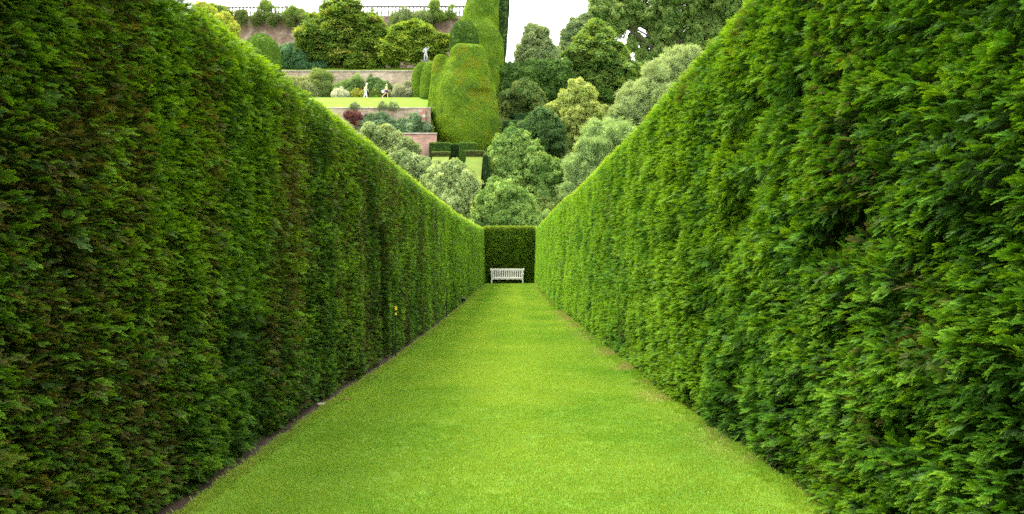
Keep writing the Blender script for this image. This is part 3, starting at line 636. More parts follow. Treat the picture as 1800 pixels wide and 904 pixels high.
plant('shrub', 'soft green shrubs in the border left of the white haired walker', 'shrub', 105, [(602, 156, 9), (612, 152, 7), (626, 150, 10), (636, 158, 8), (618, 163, 9)], (615, None), 'fine', (.10, .18, .06), (.18, .29, .10), .36, 1.2)
plant('shrub', 'dark green shrub behind the clipped ball between the two walkers', 'shrub', 105.2, [(656, 146, 8), (668, 152, 9), (678, 158, 8), (650, 156, 7)], (664, None), 'clump', (.05, .12, .03), (.12, .22, .06), .32, 1.3)
plant('shrub', 'silvery white border plant left of the walkers', 'shrub', 103, [(592, 167, 6), (600, 166, 6), (607, 165, 5)], (599, None), 'fine', (.35, .42, .36), (.55, .6, .52), .25, 1.2)
plant('shrub', 'yellow and orange flowering border plant at the first walker\'s back', 'flowers', 103.5, [(614, 168, 5), (624, 167, 6), (634, 167, 6)], (624, None), 'clump', (.13, .22, .03), (.32, .34, .05), .22, 1.4, c3=(.42, .26, .04))
plant('shrub', 'grey border plant between the second walker and the topiary', 'shrub', 104, [(704, 160, 7), (714, 166, 7), (724, 164, 6), (694, 164, 5), (716, 152, 6)], (710, None), 'fine', (.20, .24, .16), (.36, .42, .30), .3, 1.1)
plant('shrub', 'pale bushes at the left end of the terrace border', 'shrub', 105, [(530, 146, 10), (540, 158, 10), (520, 158, 10), (550, 165, 9), (510, 148, 9)], (530, None), 'fine', (.18, .24, .10), (.32, .38, .20), .36, 1.1)
for i, (a, b_) in enumerate([(622, 'left'), (672, 'middle'), (690, 'right')]):
    plant('tall_flower', 'thin dark flower stalks showing over the middle wall, %s clump' % b_, 'flowers', 94.0, [(a, 184, 4), (a+6, 188, 3), (a-4, 189, 3)], (a, None), 'fine', (.12, .17, .09), (.2, .26, .15), .22, .8, trunk_r=.03)

undergrowth()
# ---- clipped topiary bodies
M_TOPB = simple('clipped_yew_inner', (.09, .17, .014), .95, .5, 1.2)
def loft_rings(bm, secs, n=28, e=2.6):
    """secs: (x, y, z, rx, ry, twist)"""
    rings = []
    for (x, y, z, rx, ry, tw) in secs:
        ring = []
        for k in range(n):
            a = 2*math.pi*k/n; c, s = math.cos(a), math.sin(a)
            ux = math.copysign(abs(c)**(2/e), c)*rx; uy = math.copysign(abs(s)**(2/e), s)*ry
            ring.append(bm.verts.new((x+ux*math.cos(tw)-uy*math.sin(tw), y+ux*math.sin(tw)+uy*math.cos(tw), z)))
        rings.append(ring)
    for a, b in zip(rings, rings[1:]):
        for k in range(n): bm.faces.new((a[k], a[(k+1) % n], b[(k+1) % n], b[k]))
    bm.faces.new(rings[0][::-1]); bm.faces.new(rings[-1])
def lump(bm, Y, prof, dr=.9, tw=.35, e=2.8):
    """prof: (py, px_left, px_right); rounded top and bottom"""
    secs = []
    prof = sorted(prof, key=lambda p: -p[0])
    for py, a, b in prof:
        p = W((a+b)/2, py, Y); r_ = (b-a)/2/F*Y; secs.append((p.x, Y, p.z, r_*.93, r_*.93*dr, tw))
    aa = np.linspace(0, 2*np.pi, 200); ux = np.sign(np.cos(aa))*np.abs(np.cos(aa))**(2/e); uy = np.sign(np.sin(aa))*np.abs(np.sin(aa))**(2/e)*dr
    kx = 1.0/np.max(ux*math.cos(tw)-uy*math.sin(tw))
    secs = [(x, y, z, rx*kx*1.02, ry*kx*1.02, t) for (x, y, z, rx, ry, t) in secs]
    x, y, z, rx, ry, t_ = secs[-1]
    for q, h in ((.93, .15), (.78, .30), (.45, .40)): secs.append((x, y, z+h*min(rx, 1.0)*.8, rx*q, ry*q, t_))
    loft_rings(bm, secs, e=e)
def topiary(Y, lumps, label, t0, yellow=0, vox=.22, leaf=.12, dens=36, s=400, name='clipped_yew', amp=.26, dark=(.065, .16, .012), light=(.22, .36, .018), tuck=None):
    bm = bmesh.new()
    for kw in lumps: lump(bm, kw.get('Y', Y), kw['p'], kw.get('dr', .9), kw.get('tw', .35), kw.get('e', 2.8))
    me = bpy.data.meshes.new('tmp'); bm.to_mesh(me); bm.free(); o = bpy.data.objects.new('tmp', me); COL.objects.link(o)
    r_ = o.modifiers.new('r', 'REMESH'); r_.mode = 'VOXEL'; r_.voxel_size = vox
    s_ = o.modifiers.new('s', 'SMOOTH'); s_.iterations = 3; s_.factor = .6
    dg = bpy.context.evaluated_depsgraph_get(); ev = o.evaluated_get(dg); m2 = bpy.data.meshes.new_from_object(ev)
    bpy.data.objects.remove(o)
    n = len(m2.vertices); co = np.empty(n*3, np.float32); m2.vertices.foreach_get('co', co); co = co.reshape(-1, 3).astype(float)
    no = np.empty(n*3, np.float32); m2.vertices.foreach_get('normal', no); no = no.reshape(-1, 3).astype(float)
    d = (fbm(co[:, 0]*.45, co[:, 1]*.45, co[:, 2]*.3, s=s)-.5)*amp*2 + (vn(co[:, 0]*1.6, co[:, 1]*1.6, co[:, 2]*1.1, s=s+5)-.5)*amp*.35
    co = co+no*d[:, None]; m2.vertices.foreach_set('co', co.astype(np.float32).ravel()); m2.update()
    lo = co.min(0); cx_ = (co[:, 0].min()+co[:, 0].max())/2
    root = empty(name, (cx_, Y, lo[2]), label, 'topiary')
    m2.name = 'body'; ob = link('inner_growth', m2, M_TOPB, root, smooth=True)
    # scatter on the surface
    m2.calc_loop_triangles(); T = np.empty(len(m2.loop_triangles)*3, np.int32); m2.loop_triangles.foreach_get('vertices', T); T = T.reshape(-1, 3)
    A, B, Cc = co[T[:, 0]], co[T[:, 1]], co[T[:, 2]]; cr_ = np.cross(B-A, Cc-A); ar = np.linalg.norm(cr_, axis=1)/2
    k = int(ar.sum()*dens*(.17/leaf)**2); pick = rng.choice(len(T), k, p=ar/ar.sum()); u, v_ = rng.random((2, k)); sw = u+v_ > 1; u[sw], v_[sw] = 1-u[sw], 1-v_[sw]
    P = A[pick]+(B-A)[pick]*u[:, None]+(Cc-A)[pick]*v_[:, None]; N = norm(cr_[pick])
    ok = P[:, 2] > lo[2]+.1; P, N = P[ok], N[ok]; k = len(P)
    Z = norm(N+rng.normal(0, .25, (k, 3))+np.array([0, 0, .25])); X = norm(np.cross(Z, rng.normal(0, 1, (k, 3))))
    pat = fbm(P[:, 0]*.5, P[:, 1]*.5, P[:, 2]*.5, s=s+9); mott = fbm(P[:, 0]*1.8, P[:, 1]*1.8, P[:, 2]*1.8, s=s+11)
    t = np.clip(t0+1.5*(pat-.5)+.8*(mott-.5)+rng.normal(0, .07, k), 0, 1)
    C = mixc(dark, light, t)
    if yellow:
        ye = smooth(.55, .72, fbm(P[:, 0]*.7+9, P[:, 1]*.7, P[:, 2]*.6, s=s+21))*yellow; C = mixc(C, [.27, .29, .015], ye*.8)
        br = smooth(.62, .8, fbm(P[:, 0]*.5+4, P[:, 1]*.5, P[:, 2]*.5, s=s+31))*.3; C = mixc(C, [.10, .11, .03], br)
    scatter('foliage', 'clip', P_CLIP, P, X, Z, rng.uniform(.7, 1.15, k)*leaf, C, rng.integers(0, 3, k), root)
    return root
topiary(96, [dict(p=[(272, 800, 868), (258, 778, 879), (240, 762, 881), (215, 751, 880), (190, 748, 878), (165, 751, 875), (140, 757, 869), (122, 766, 863), (110, 776, 858)], dr=1.0, tw=.42, e=5),
             dict(p=[(160, 794, 866), (120, 791, 860), (98, 789, 856), (86, 790, 851)], Y=94.6, dr=1, tw=.3, e=6),
             dict(p=[(200, 752, 800), (140, 757, 792), (112, 760, 788), (101, 763, 784)], Y=95.6, dr=1, tw=.2)],
        'largest bulging clipped yew with yellow patches, in front of the group on the slope', .66, .8, s=401)
topiary(105, [dict(p=[(200, 790, 850), (140, 788, 848), (100, 787, 845), (70, 788, 842), (52, 792, 838), (44, 798, 834)], dr=1, tw=.15, e=5)], 'darker flat topped clipped yew directly behind the largest one', .3, 0, s=421, dark=(.035, .09, .012), light=(.12, .22, .018))
topiary(109, [dict(p=[(200, 830, 884), (130, 820, 887), (95, 815, 888), (70, 818, 884), (50, 822, 874), (38, 828, 862)], dr=1, tw=.3),
              dict(p=[(100, 815, 880), (40, 806, 878), (10, 815, 878), (-25, 825, 878), (-50, 832, 876), (-68, 840, 868)], Y=110.5, dr=1, tw=.4)], 'tall bright green clipped yew of two bulges leaving the top of the frame', .62, .2, s=431)
topiary(115, [dict(p=[(150, 862, 886), (100, 862, 889), (60, 860, 893), (20, 860, 896), (-30, 858, 897), (-60, 862, 890)], dr=1, tw=0)], 'tallest dark blue green clipped yew column at the right edge of the topiary group', .12, 0, s=441, dark=(.03, .07, .025), light=(.07, .13, .05))
topiary(103.5, [dict(p=[(174, 724, 752), (150, 722, 754), (130, 723, 753), (118, 729, 751), (112, 736, 750)], dr=1, tw=.4, e=3.2)], 'small rounded clipped yew at the end of the grass bank, leftmost of the group', .45, 0, s=451, vox=.18, amp=.2)
topiary(101, [dict(p=[(180, 738, 764), (140, 738, 768), (122, 742, 770), (112, 748, 768)], dr=1, tw=.6, e=3.2)], 'mid sized clipped yew squeezed between the small leftmost one and the largest', .40, 0, s=461, vox=.18, amp=.2)
topiary(100, [dict(p=[(150, 426, 494), (110, 427, 494), (88, 429, 492), (76, 432, 488), (70, 438, 480), (66, 444, 474)], dr=1, tw=0, e=2.2)], 'smooth clipped green dome above the left hedge', .62, 0, s=471, light=(.10, .19, .02), amp=.15)
topiary(102.6, [dict(p=[(174, 648, 676), (168, 648.5, 675.5), (163, 650, 674), (158, 654, 670)], dr=1, tw=0, e=2)], 'low clipped ball of box between the two walkers', .6, 0, s=481, vox=.08, leaf=.1, amp=.04, name='clipped_ball', light=(.16, .2, .03), dark=(.07, .11, .02))

def block_hedge(px0, px1, py0, py1, Y, dep, label, dark, light, t0=.5, zb=None):
    a, b = W(px0, py1, Y), W(px1, py0, Y); z0 = a.z if zb is None else zb
    root = empty('clipped_hedge', ((a.x+b.x)/2, Y+dep/2, z0), label, 'hedge')
    bxo('inner_growth', a.x+.06, b.x-.06, Y+.06, Y+dep-.06, z0-.3, b.z-.06, M_TOPB, root, .03)
    lx, lz = b.x-a.x, b.z-z0; PP, NN = [], []
    for (ar, fn) in ((lx*lz, lambda u, v: ((a.x+u*lx, Y, z0+v*lz), (0, -1, 0))), (dep*lz, lambda u, v: ((a.x, Y+u*dep, z0+v*lz), (-1, 0, 0))), (dep*lz, lambda u, v: ((b.x, Y+u*dep, z0+v*lz), (1, 0, 0))), (lx*dep, lambda u, v: ((a.x+u*lx, Y+v*dep, b.z), (0, 0, 1)))):
        for _ in range(int(ar*130)+4):
            p, n_ = fn(random.random(), random.random()); PP.append(p); NN.append(n_)
    P = np.array(PP); N = np.array(NN, float); k = len(P); Z = norm(N+rng.normal(0, .3, (k, 3))); X = norm(np.cross(Z, rng.normal(0, 1, (k, 3))))
    e = smooth(-.12, -.02, P[:, 2]-b.z); t = np.clip(t0+rng.normal(0, .2, k)+e*.6, 0, 1)
    C = mixc(dark, light, t); C = mixc(C, [.14, .25, .05], e*.6)
    scatter('foliage', 'clip', P_CLIP, P, X, Z, rng.uniform(.7, 1.1, k)*.1, C, rng.integers(0, 3, k), root)
block_hedge(755, 790, 251, 290, 88.2, 1.2, 'clipped hedge block at the foot of the largest topiary, left of the dark passage', (.02, .06, .014), (.06, .14, .02), zb=11.3)
block_hedge(790.5, 807.5, 253, 290, 90.2, 1.0, 'recessed hedge, coloured dark as shade, closing the passage between two clipped blocks', (.01, .035, .01), (.03, .08, .016), .4, zb=11.3)  # darker needle colours paint in the shade of the recess
block_hedge(808, 836, 251, 288, 88.2, 1.2, 'clipped hedge block at the foot of the largest topiary, right of the dark passage', (.03, .08, .014), (.08, .17, .02), zb=11.3)
block_hedge(760, 790, 267, 277, 84.5, .7, 'low brownish hedge capping the narrow grass ramp, left one', (.045, .05, .02), (.09, .10, .03), .5)
block_hedge(819, 849, 265, 276, 84.5, .7, 'low brownish hedge capping the wide grass ramp, right one', (.045, .05, .02), (.09, .10, .03), .5)
block_hedge(850, 856, 272, 330, 80, 4.2, 'narrow dark hedge running down the right edge of the grass ramp', (.012, .04, .012), (.03, .08, .018), .4, zb=8)
block_hedge(885, 922, 212, 232, 98, 1.5, 'low blue green clipped hedge right of the largest topiary, lower one', (.03, .09, .03), (.06, .15, .05), .4)
block_hedge(904, 945, 200, 214, 101, 1.5, 'low blue green clipped hedge right of the largest topiary, upper one', (.03, .09, .035), (.06, .15, .055), .4)

def ramp(pxa, pxb, Y0, py0, Y1, py1):
    xa, xb = W(pxa, 0, Y1).x, W(pxb, 0, Y1).x; v = []; f = []; n = 8
    for i in range(n+1):
        t = i/n; y = Y0+(Y1-Y0)*t; z = W(0, py0+(py1-py0)*t, y).z + .06*math.sin(t*9)
        v += [(xa, y, z-3), (xa, y, z), (xb, y, z), (xb, y, z-3)]
    for i in range(n):
        for k in range(3): f.append((i*4+k, i*4+k+1, i*4+k+5, i*4+k+4)[::-1])
    f.append((0, 1, 2, 3)); f.append((n*4+3, n*4+2, n*4+1, n*4))
    tag(link('grass_ramp', mesh('grass_ramp', v, f), lawn_mat('ramp_grass', (.10, .14, .016), (.07, .12, .012), (.14, .16, .022))), kind='structure')
ramp(760.5, 789.5, 80.5, 297, 84.5, 276); ramp(819.5, 848.5, 76.5, 336, 84.5, 276)

# ------------------------------------------------------------------ bench
M_WHITE = simple('white_paint', (.68, .67, .58), .5, .12, 8)
def bench():
    zg = 0.0; x0, x1 = W(863.5, 0, 58.9).x, W(920, 0, 58.9).x; cx_ = (x0+x1)/2; Yf = 58.75; Yb = 59.25; H = 1.04
    r = empty('garden_bench', (cx_, 59, 0), 'long white painted slatted wooden bench in front of the dark end hedge', 'bench')
    for x in (x0, x1-.075): bxo('front_leg', x, x+.075, Yf, Yf+.075, zg, .64, M_WHITE, r, .006)
    for x in (x0, x1-.075): bxo('rear_leg', x, x+.075, Yb, Yb+.075, zg, H-.1, M_WHITE, r, .006)
    for x in (x0-.04, x1-.06): bxo('armrest', x, x+.10, Yf-.06, Yb-.003, .643, .69, M_WHITE, r, .008)
    # scrolled top rail
    v = []; f = []; n = 24
    for i in range(n+1):
        t = i/n; x = x0-.07+(x1-x0+.14)*t; e = min(t, 1-t); top_ = H+ (.035*math.cos(e/.05*math.pi/2) if e < .05 else 0) - (.012 if .05 <= e < .09 else 0)
        for y, z in ((Yb-.003, H-.14), (Yb+.05, H-.14), (Yb+.05, top_), (Yb-.003, top_)): v.append((x, y+.02, z))
    for i in range(n):
        for k in range(4): f.append((i*4+k, i*4+(k+1) % 4, (i+1)*4+(k+1) % 4, (i+1)*4+k)[::-1])
    f.append((0, 1, 2, 3)); f.append((n*4+3, n*4+2, n*4+1, n*4))
    link('top_rail', mesh('top_rail', v, f), M_WHITE, r)
    bxo('lower_rail', x0+.08, x1-.08, Yb+.01, Yb+.055, .395, .45, M_WHITE, r)
    ns = 16; sp = (x1-x0-.16)/ns
    bm = bmesh.new(); box_into(bm, -.031, .031, -.012, .012, 0, H-.145-.455); sm = bpy.data.meshes.new('back_slat'); bm.to_mesh(sm); bm.free(); sm.materials.append(M_WHITE)
    for k in range(ns):
        o = bpy.data.objects.new('back_slat', sm); COL.objects.link(o); o.parent = r; o.location = (x0+.08+sp*(k+.5)-cx_, Yb+.033-59, .453)
    for k in range(6):
        y = Yf+.002+k*.083; bxo('seat_slat', x0+.078, x1-.078, y, y+.066, .372, .395, M_WHITE, r, .003)
    # scalloped apron
    v = []; f = []; n = 48
    for i in range(n+1):
        t = i/n; x = x0+.078+(x1-x0-.156)*t; lo = .275+.03*abs(math.sin(t*math.pi*6))+.03*(min(t, 1-t) < .04)*-1
        for y, z in ((Yf+.015, lo), (Yf+.045, lo), (Yf+.045, .369), (Yf+.015, .369)): v.append((x, y, z))
    for i in range(n):
        for k in range(4): f.append((i*4+k, i*4+(k+1) % 4, (i+1)*4+(k+1) % 4, (i+1)*4+k)[::-1])
    f.append((0, 1, 2, 3)); f.append((n*4+3, n*4+2, n*4+1, n*4))
    link('apron', mesh('apron', v, f), M_WHITE, r)
    for x in (x0+.012, x1-.062): bxo('stretcher', x, x+.05, Yf+.08, Yb-.003, .16, .21, M_WHITE, r)
bench()

# ------------------------------------------------------------------ small things along the left hedge
def cyl(name, x, y, z0, z1, r_, mat, parent, n=10, r2=None):
    v, f = [], []; tube(v, f, [(x, y, z0), (x, y, (z0+z1)/2), (x, y, z1)], [r_, r_, r2 or r_], n); f.append(tuple(range(n))[::-1]); return link(name, mesh(name, v, f), mat, parent)
M_IRON = simple('dark_green_metal', (.02, .03, .02), .5); M_YEL = simple('yellow_plastic', (.75, .55, .03), .4); M_BLK = simple('black_housing', (.015, .015, .016), .4)
xg = float(footL(14.1))
ps = empty('marker_post', (xg+.02, 14.1, 0), 'thin dark post with a yellow cap beside the slot in the left hedge', 'post')
cyl('post', xg+.02, 14.1, -.05, .78, .012, M_IRON, ps); cyl('brace', xg-.03, 14.14, -.05, .70, .008, M_IRON, ps); cyl('cap', xg+.02, 14.1, .781, .84, .021, M_YEL, ps); cyl('band', xg+.02, 14.1, .70, .735, .017, M_YEL, ps)
x2 = float(footL(23.5))
p2 = empty('marker_post', (x2+.0, 23.5, 0), 'thin bare dark stake farther along the left hedge', 'post')
cyl('post', x2+.03, 23.5, -.05, .85, .012, M_IRON, p2); cyl('foot', x2+.03, 23.5, 0, .03, .05, M_COPE, p2)
x3 = float(footL(31))
fl = empty('floodlight', (x3+.05, 31, 0), 'small black box shaped floodlight on the lawn edge at the left hedge', 'floodlight')
bm = bmesh.new(); box_into(bm, -.08, .08, -.05, .06, .10, .24); bmesh.ops.bevel(bm, geom=bm.edges[:], offset=.02, segments=2, affect='EDGES')
bmesh.ops.rotate(bm, verts=bm.verts[:], cent=(0, 0, .2), matrix=Matrix.Rotation(.35, 3, 'X')); me = bpy.data.meshes.new('housing'); bm.to_mesh(me); bm.free()
h = link('housing', me, M_BLK, None); h.parent = fl; bxo('bracket', x3+.03, x3+.07, 30.98, 31.02, -.02, .12, M_BLK, fl)
bxo('base_plate', x3-.05, x3+.15, 30.93, 31.07, 0.003, .03, M_BLK, fl)
def stone(px, py, s_, label, mat, flat=.45):
    Y = 2400/(py-458); p = W(px, py, Y); bm = bmesh.new(); bmesh.ops.create_icosphere(bm, subdivisions=2, radius=1)
    for v in bm.verts:
        k = 1+.35*(random.random()-.5); v.co = Vector((v.co.x*s_*1.6*k, v.co.y*s_*k, v.co.z*s_*flat*k))
    me = bpy.data.meshes.new('stone'); bm.to_mesh(me); bm.free(); o = link('stone', me, mat); o.location = (p.x, p.y, s_*flat*.6); return tag(o, label, 'stone')
M_CHALK = simple('chalky_stone', (.5, .46, .38), .9, .4, 20)
stone(566, 712, .035, 'pale broken stone lying on the soil at the left lawn edge, nearer one', M_CHALK); stone(577, 692, .032, 'small pale flat stone tucked under the left hedge, farther one', M_CHALK, .2)
def fallen_leaf():
    Y = 2400/(709-458); p = W(608, 709, Y); v = []; f = []
    for i in range(7):
        t = i/6; wd = .022*math.sin(math.pi*min(1, t*.95+.03)); z = .012+.03*math.sin(t*3)
        v += [(-.05+.1*t, -wd, z+.008), (-.05+.1*t, 0, z), (-.05+.1*t, wd, z+.008)]
    for i in range(6): f += [(3*i, 3*i+1, 3*i+4, 3*i+3), (3*i+1, 3*i+2, 3*i+5, 3*i+4)]
    o = link('fallen_leaf', mesh('fallen_leaf', v, f), simple('dry_leaf', (.25, .11, .04), .7), smooth=True); o.location = (p.x, p.y, .01); tag(o, 'single dry brown leaf lying on the grass near the left hedge', 'leaf')
fallen_leaf()

# ------------------------------------------------------------------ statue and people
def skin_body(name, joints, edges, mat, parent, sub=2):
    """joints: {name:(x,y,z,r)} first one is the root"""
    ks = list(joints); me = bpy.data.meshes.new(name); me.from_pydata([joints[k][:3] for k in ks], [(ks.index(a), ks.index(b)) for a, b in edges], []); me.update()
    o = bpy.data.objects.new(name, me); COL.objects.link(o); sk = o.modifiers.new('skin', 'SKIN'); sk.use_smooth_shade = True
    for i, k in enumerate(ks):
        r_ = joints[k][3]; me.skin_vertices[0].data[i].radius = (r_, r_*(joints[k][4] if len(joints[k]) > 4 else 1)); me.skin_vertices[0].data[i].use_root = (i == 0)
    ss = o.modifiers.new('sub', 'SUBSURF'); ss.levels = sub; ss.render_levels = sub
    dg = bpy.context.evaluated_depsgraph_get(); m2 = bpy.data.meshes.new_from_object(o.evaluated_get(dg)); bpy.data.objects.remove(o)
    m2.name = name; m2.materials.clear(); m2.materials.append(mat); ob = bpy.data.objects.new(name, m2); COL.objects.link(ob); ob.parent = parent
    for p in m2.polygons: p.use_smooth = True
    return ob
M_SKIN = simple('skin', (.55, .33, .24), .6)
def person(loc, label, pose, top_c, low_c, hair_c, hat, shorts):
    r = empty('person', loc, label, 'person')
    J = {'pelvis': (0, 0, .92, .135), 'waist': (.02, 0, 1.08, .12), 'chest': (pose['lean']*.6, 0, 1.28, .145), 'neckb': (pose['lean'], 0, 1.43, .075), 'neck': (pose['lean']+.03, 0, 1.50, .052),
         'head': (pose['lean']+.06, 0, 1.59, .085), 'crown': (pose['lean']+.06, 0, 1.68, .070)}
    E = [('pelvis', 'waist'), ('waist', 'chest'), ('chest', 'neckb'), ('neckb', 'neck'), ('neck', 'head'), ('head', 'crown')]
    for s, y in (('n', -.1), ('f', .1)):
        kx, kz, ax, az, tx, tz = pose['leg_'+s]
        J['hip'+s] = (0, y, .86, .095); J['knee'+s] = (kx, y, kz, .062); J['calf'+s] = ((kx+ax)/2-.01, y, (kz+az)/2+.05, .055); J['ank'+s] = (ax, y, az, .04); J['toe'+s] = (tx, y, tz, .038)
        E += [('pelvis', 'hip'+s), ('hip'+s, 'knee'+s), ('knee'+s, 'calf'+s), ('calf'+s, 'ank'+s), ('ank'+s, 'toe'+s)]
        ex, ez, hx, hz = pose['arm_'+s]; L_ = pose['lean']
        J['sh'+s] = (L_*.9, y*1.75, 1.38, .058); J['el'+s] = (ex, y*2.1, ez, .043); J['wr'+s] = (hx, y*2.1, hz, .030); J['palm'+s] = (hx+.03, y*2.1, hz-.07, .034)
        E += [('neckb', 'sh'+s), ('sh'+s, 'el'+s), ('el'+s, 'wr'+s), ('wr'+s, 'palm'+s)]
        for q in range(5):
            fy = (q-2)*.018; ln = (.05, .075, .085, .078, .06)[q]
            J['f%d'%q+s] = (hx+.05+(.03 if q == 0 else 0), y*2.1+fy, hz-.09-ln*.6, .009); J['g%d'%q+s] = (hx+.045, y*2.1+fy, hz-.09-ln, .008)
            E += [('palm'+s, 'f%d'%q+s), ('f%d'%q+s, 'g%d'%q+s)]
    skin_body('body', J, E, M_SKIN, r, 2)
    m_top = simple('shirt_cloth', top_c, .8, .15, 10); m_low = simple('lower_cloth', low_c, .8, .15, 10)
    T = {k: (*J[k][:3], J[k][3]*1.14) for k in ('waist', 'chest', 'neckb', 'shn', 'shf')}; T['pel'] = (0, 0, .99, .155)
    TE = [('waist', 'chest'), ('chest', 'neckb'), ('neckb', 'shn'), ('neckb', 'shf'), ('waist', 'pel')]
    for s in 'nf':
        m_ = [J['sh'+s][i]*.35+J['el'+s][i]*.65 for i in range(3)] if shorts else [J['wr'+s][i]*.95+J['el'+s][i]*.05 for i in range(3)]
        if not shorts: T['el'+s] = (*J['el'+s][:3], .055); TE += [('sh'+s, 'el'+s), ('el'+s, 'cuf'+s)]
        else: TE += [('sh'+s, 'cuf'+s)]
        T['cuf'+s] = (*m_, .058 if shorts else .045)
    skin_body('shirt', T, TE, m_top, r, 2)
    Bt = {'pelvis': (0, 0, .95, .158)}; BE = []
    for s in 'nf':
        Bt['hip'+s] = (*J['hip'+s][:3], .115); BE += [('pelvis', 'hip'+s)]
        if shorts:
            m_ = [J['hip'+s][i]*.5+J['knee'+s][i]*.5 for i in range(3)]; Bt['hem'+s] = (*m_, .098); BE += [('hip'+s, 'hem'+s)]
        else:
            Bt['knee'+s] = (*J['knee'+s][:3], .082); Bt['ank'+s] = (J['ank'+s][0], J['ank'+s][1], J['ank'+s][2]+.03, .066); BE += [('hip'+s, 'knee'+s), ('knee'+s, 'ank'+s)]
    skin_body('shorts' if shorts else 'trousers', Bt, BE, m_low, r, 2)
    hd = J['head']; bm = bmesh.new(); bmesh.ops.create_uvsphere(bm, u_segments=16, v_segments=10, radius=.112)
    for v in bm.verts:
        v.co.x = v.co.x*1.08-.015; v.co.z *= 1.02
        if v.co.x > .03 and v.co.z < .03: v.co.x = .03
        if v.co.z < -.06: v.co *= .9
    me = bpy.data.meshes.new('hair'); bm.to_mesh(me); bm.free(); hh = link('hair', me, simple('hair', hair_c, .8), None, True); hh.parent = r; hh.location = (hd[0]-.015, 0, hd[2]+.04)
    fx = hd[0]+.085
    for yy_, zz, rr, nm, m_ in ((-.033, .02, .013, 'eye', M_BLK), (.033, .02, .013, 'eye', M_BLK), (0, -.015, .018, 'nose', M_SKIN), (0, -.055, .018, 'mouth', simple('lips', (.4, .15, .12), .6))):
        bm = bmesh.new(); bmesh.ops.create_icosphere(bm, subdivisions=1, radius=rr); me = bpy.data.meshes.new(nm); bm.to_mesh(me); bm.free(); o = link(nm, me, m_, None, True); o.parent = r; o.location = (fx-.01, yy_, hd[2]+zz)
    for s in 'nf':
        bm = bmesh.new(); bmesh.ops.create_uvsphere(bm, u_segments=12, v_segments=8, radius=1)
        for v in bm.verts: v.co = Vector((v.co.x*.13, v.co.y*.05, max(v.co.z, -.5)*.05))
        me = bpy.data.meshes.new('shoe'); bm.to_mesh(me); bm.free(); o = link('shoe', me, M_WHITE, None, True); o.parent = r; a = J['ank'+s]; t_ = J['toe'+s]
        o.location = ((a[0]+t_[0])/2, a[1], max(.03, (a[2]+t_[2])/2-.02)); o.rotation_euler = (0, math.atan2(a[2]-t_[2]-.03, t_[0]-a[0]), 0)
    if hat:
        v = []; f = []; pr_ = [(.17, -.01), (.175, 0), (.115, .015), (.11, .08), (.07, .115), (0.001, .12)]; n = 16
        for rr, z in pr_:
            for k in range(n): a = 2*math.pi*k/n; v.append((rr*math.cos(a), rr*math.sin(a), z))
        for j in range(len(pr_)-1):
            for k in range(n): f.append((j*n+k, j*n+(k+1) % n, (j+1)*n+(k+1) % n, (j+1)*n+k))
        f.append(tuple(range(n))[::-1]); o = link('sun_hat', mesh('sun_hat', v, f), simple('white_cotton', (.8, .78, .74), .8), None, True); o.parent = r; o.location = (hd[0]-.01, 0, hd[2]+.07); o.rotation_euler = (0, .3, 0)
    return r
Yp = 101.35; zp = 20.9
pa = W(642, 0, Yp)
person((pa.x, Yp, zp), 'person in white hat, pale yellow top and light trousers, head bowed', dict(lean=.13, leg_n=(.10, .50, .20, .09, .33, .04), leg_f=(-.02, .48, -.20, .10, -.08, .04), arm_n=(-.04, 1.12, -.14, .88), arm_f=(.12, 1.12, .30, .96)), (.72, .60, .38), (.62, .70, .74), (.6, .58, .55), True, False)
pb = W(679, 0, Yp+.3)
person((pb.x, Yp+.3, zp), 'fair haired person in yellow top and navy shorts striding past the clipped ball', dict(lean=.02, leg_n=(-.14, .52, -.48, .20, -.40, .08), leg_f=(.14, .49, .14, .09, .28, .04), arm_n=(-.10, 1.12, -.24, .92), arm_f=(.10, 1.14, .26, 1.0)), (.75, .66, .30), (.02, .035, .11), (.62, .45, .22), False, True)
bgm = simple('pale_bag_cloth', (.62, .70, .78), .7)
bgp = empty('shoulder_bag', (pb.x-.34, Yp+.02, zp+.62), 'pale blue white bag hanging at the hip of the person in navy shorts', 'bag')
bx_, by_, bz_ = bgp.location
bxo('bag_body', bx_-.17, bx_+.13, by_-.08, by_+.06, bz_, bz_+.30, bgm, bgp, .035)
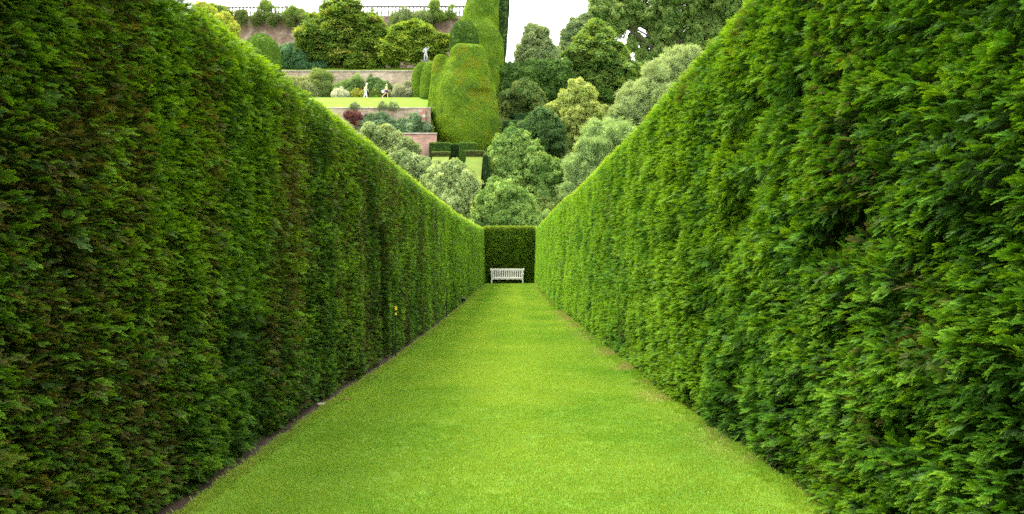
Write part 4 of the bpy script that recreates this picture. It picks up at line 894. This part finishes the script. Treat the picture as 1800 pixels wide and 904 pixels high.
v, f = [], []; tube(v, f, [(bx_-.1, by_, bz_+.29), (bx_-.02, by_, bz_+.44), (bx_+.08, by_, bz_+.50), (bx_+.1, by_, bz_+.29)], [.012]*4, 6); link('strap', mesh('strap', v, f), bgm, bgp)

st = W(748, 112, 107.8); zst = float(hillz(st.x, 107.8))+.6
M_LEAD = simple('weathered_lead', (.42, .42, .44), .7, .45, 5)
sr = empty('statue', (st.x, 107.8, zst), 'pale weathered statue of a figure between the lime maple and the topiary', 'statue')
bxo('plinth', st.x-.45, st.x+.45, 107.35, 108.25, zst-.9, zst+.75, M_STONE, sr, .04); bxo('plinth_cap', st.x-.55, st.x+.55, 107.25, 108.35, zst+.753, zst+.88, M_STONE, sr, .02)
SJ = {'pelvis': (0, 0, 1.75, .16), 'waist': (.03, 0, 1.95, .13), 'chest': (0, 0, 2.2, .18), 'neck': (.02, 0, 2.42, .07), 'head': (.05, 0, 2.58, .12), 'hipn': (-.1, 0, 1.62, .13), 'kneen': (-.14, 0, 1.25, .09), 'ankn': (-.12, 0, .92, .07), 'toen': (-.1, -.12, .89, .05),
      'hipf': (.12, 0, 1.6, .13), 'kneef': (.24, -.1, 1.3, .09), 'ankf': (.14, .02, .93, .07), 'toef': (.16, -.1, .89, .05), 'sh1': (-.2, 0, 2.3, .08), 'el1': (-.34, -.05, 2.08, .06), 'wr1': (-.2, -.12, 1.9, .045), 'sh2': (.2, 0, 2.3, .08), 'el2': (.38, -.03, 2.42, .06), 'wr2': (.34, -.05, 2.66, .045)}
SE = [('pelvis', 'waist'), ('waist', 'chest'), ('chest', 'neck'), ('neck', 'head'), ('pelvis', 'hipn'), ('hipn', 'kneen'), ('kneen', 'ankn'), ('ankn', 'toen'), ('pelvis', 'hipf'), ('hipf', 'kneef'), ('kneef', 'ankf'), ('ankf', 'toef'), ('chest', 'sh1'), ('sh1', 'el1'), ('el1', 'wr1'), ('chest', 'sh2'), ('sh2', 'el2'), ('el2', 'wr2')]
skin_body('figure', SJ, SE, M_LEAD, sr, 2)
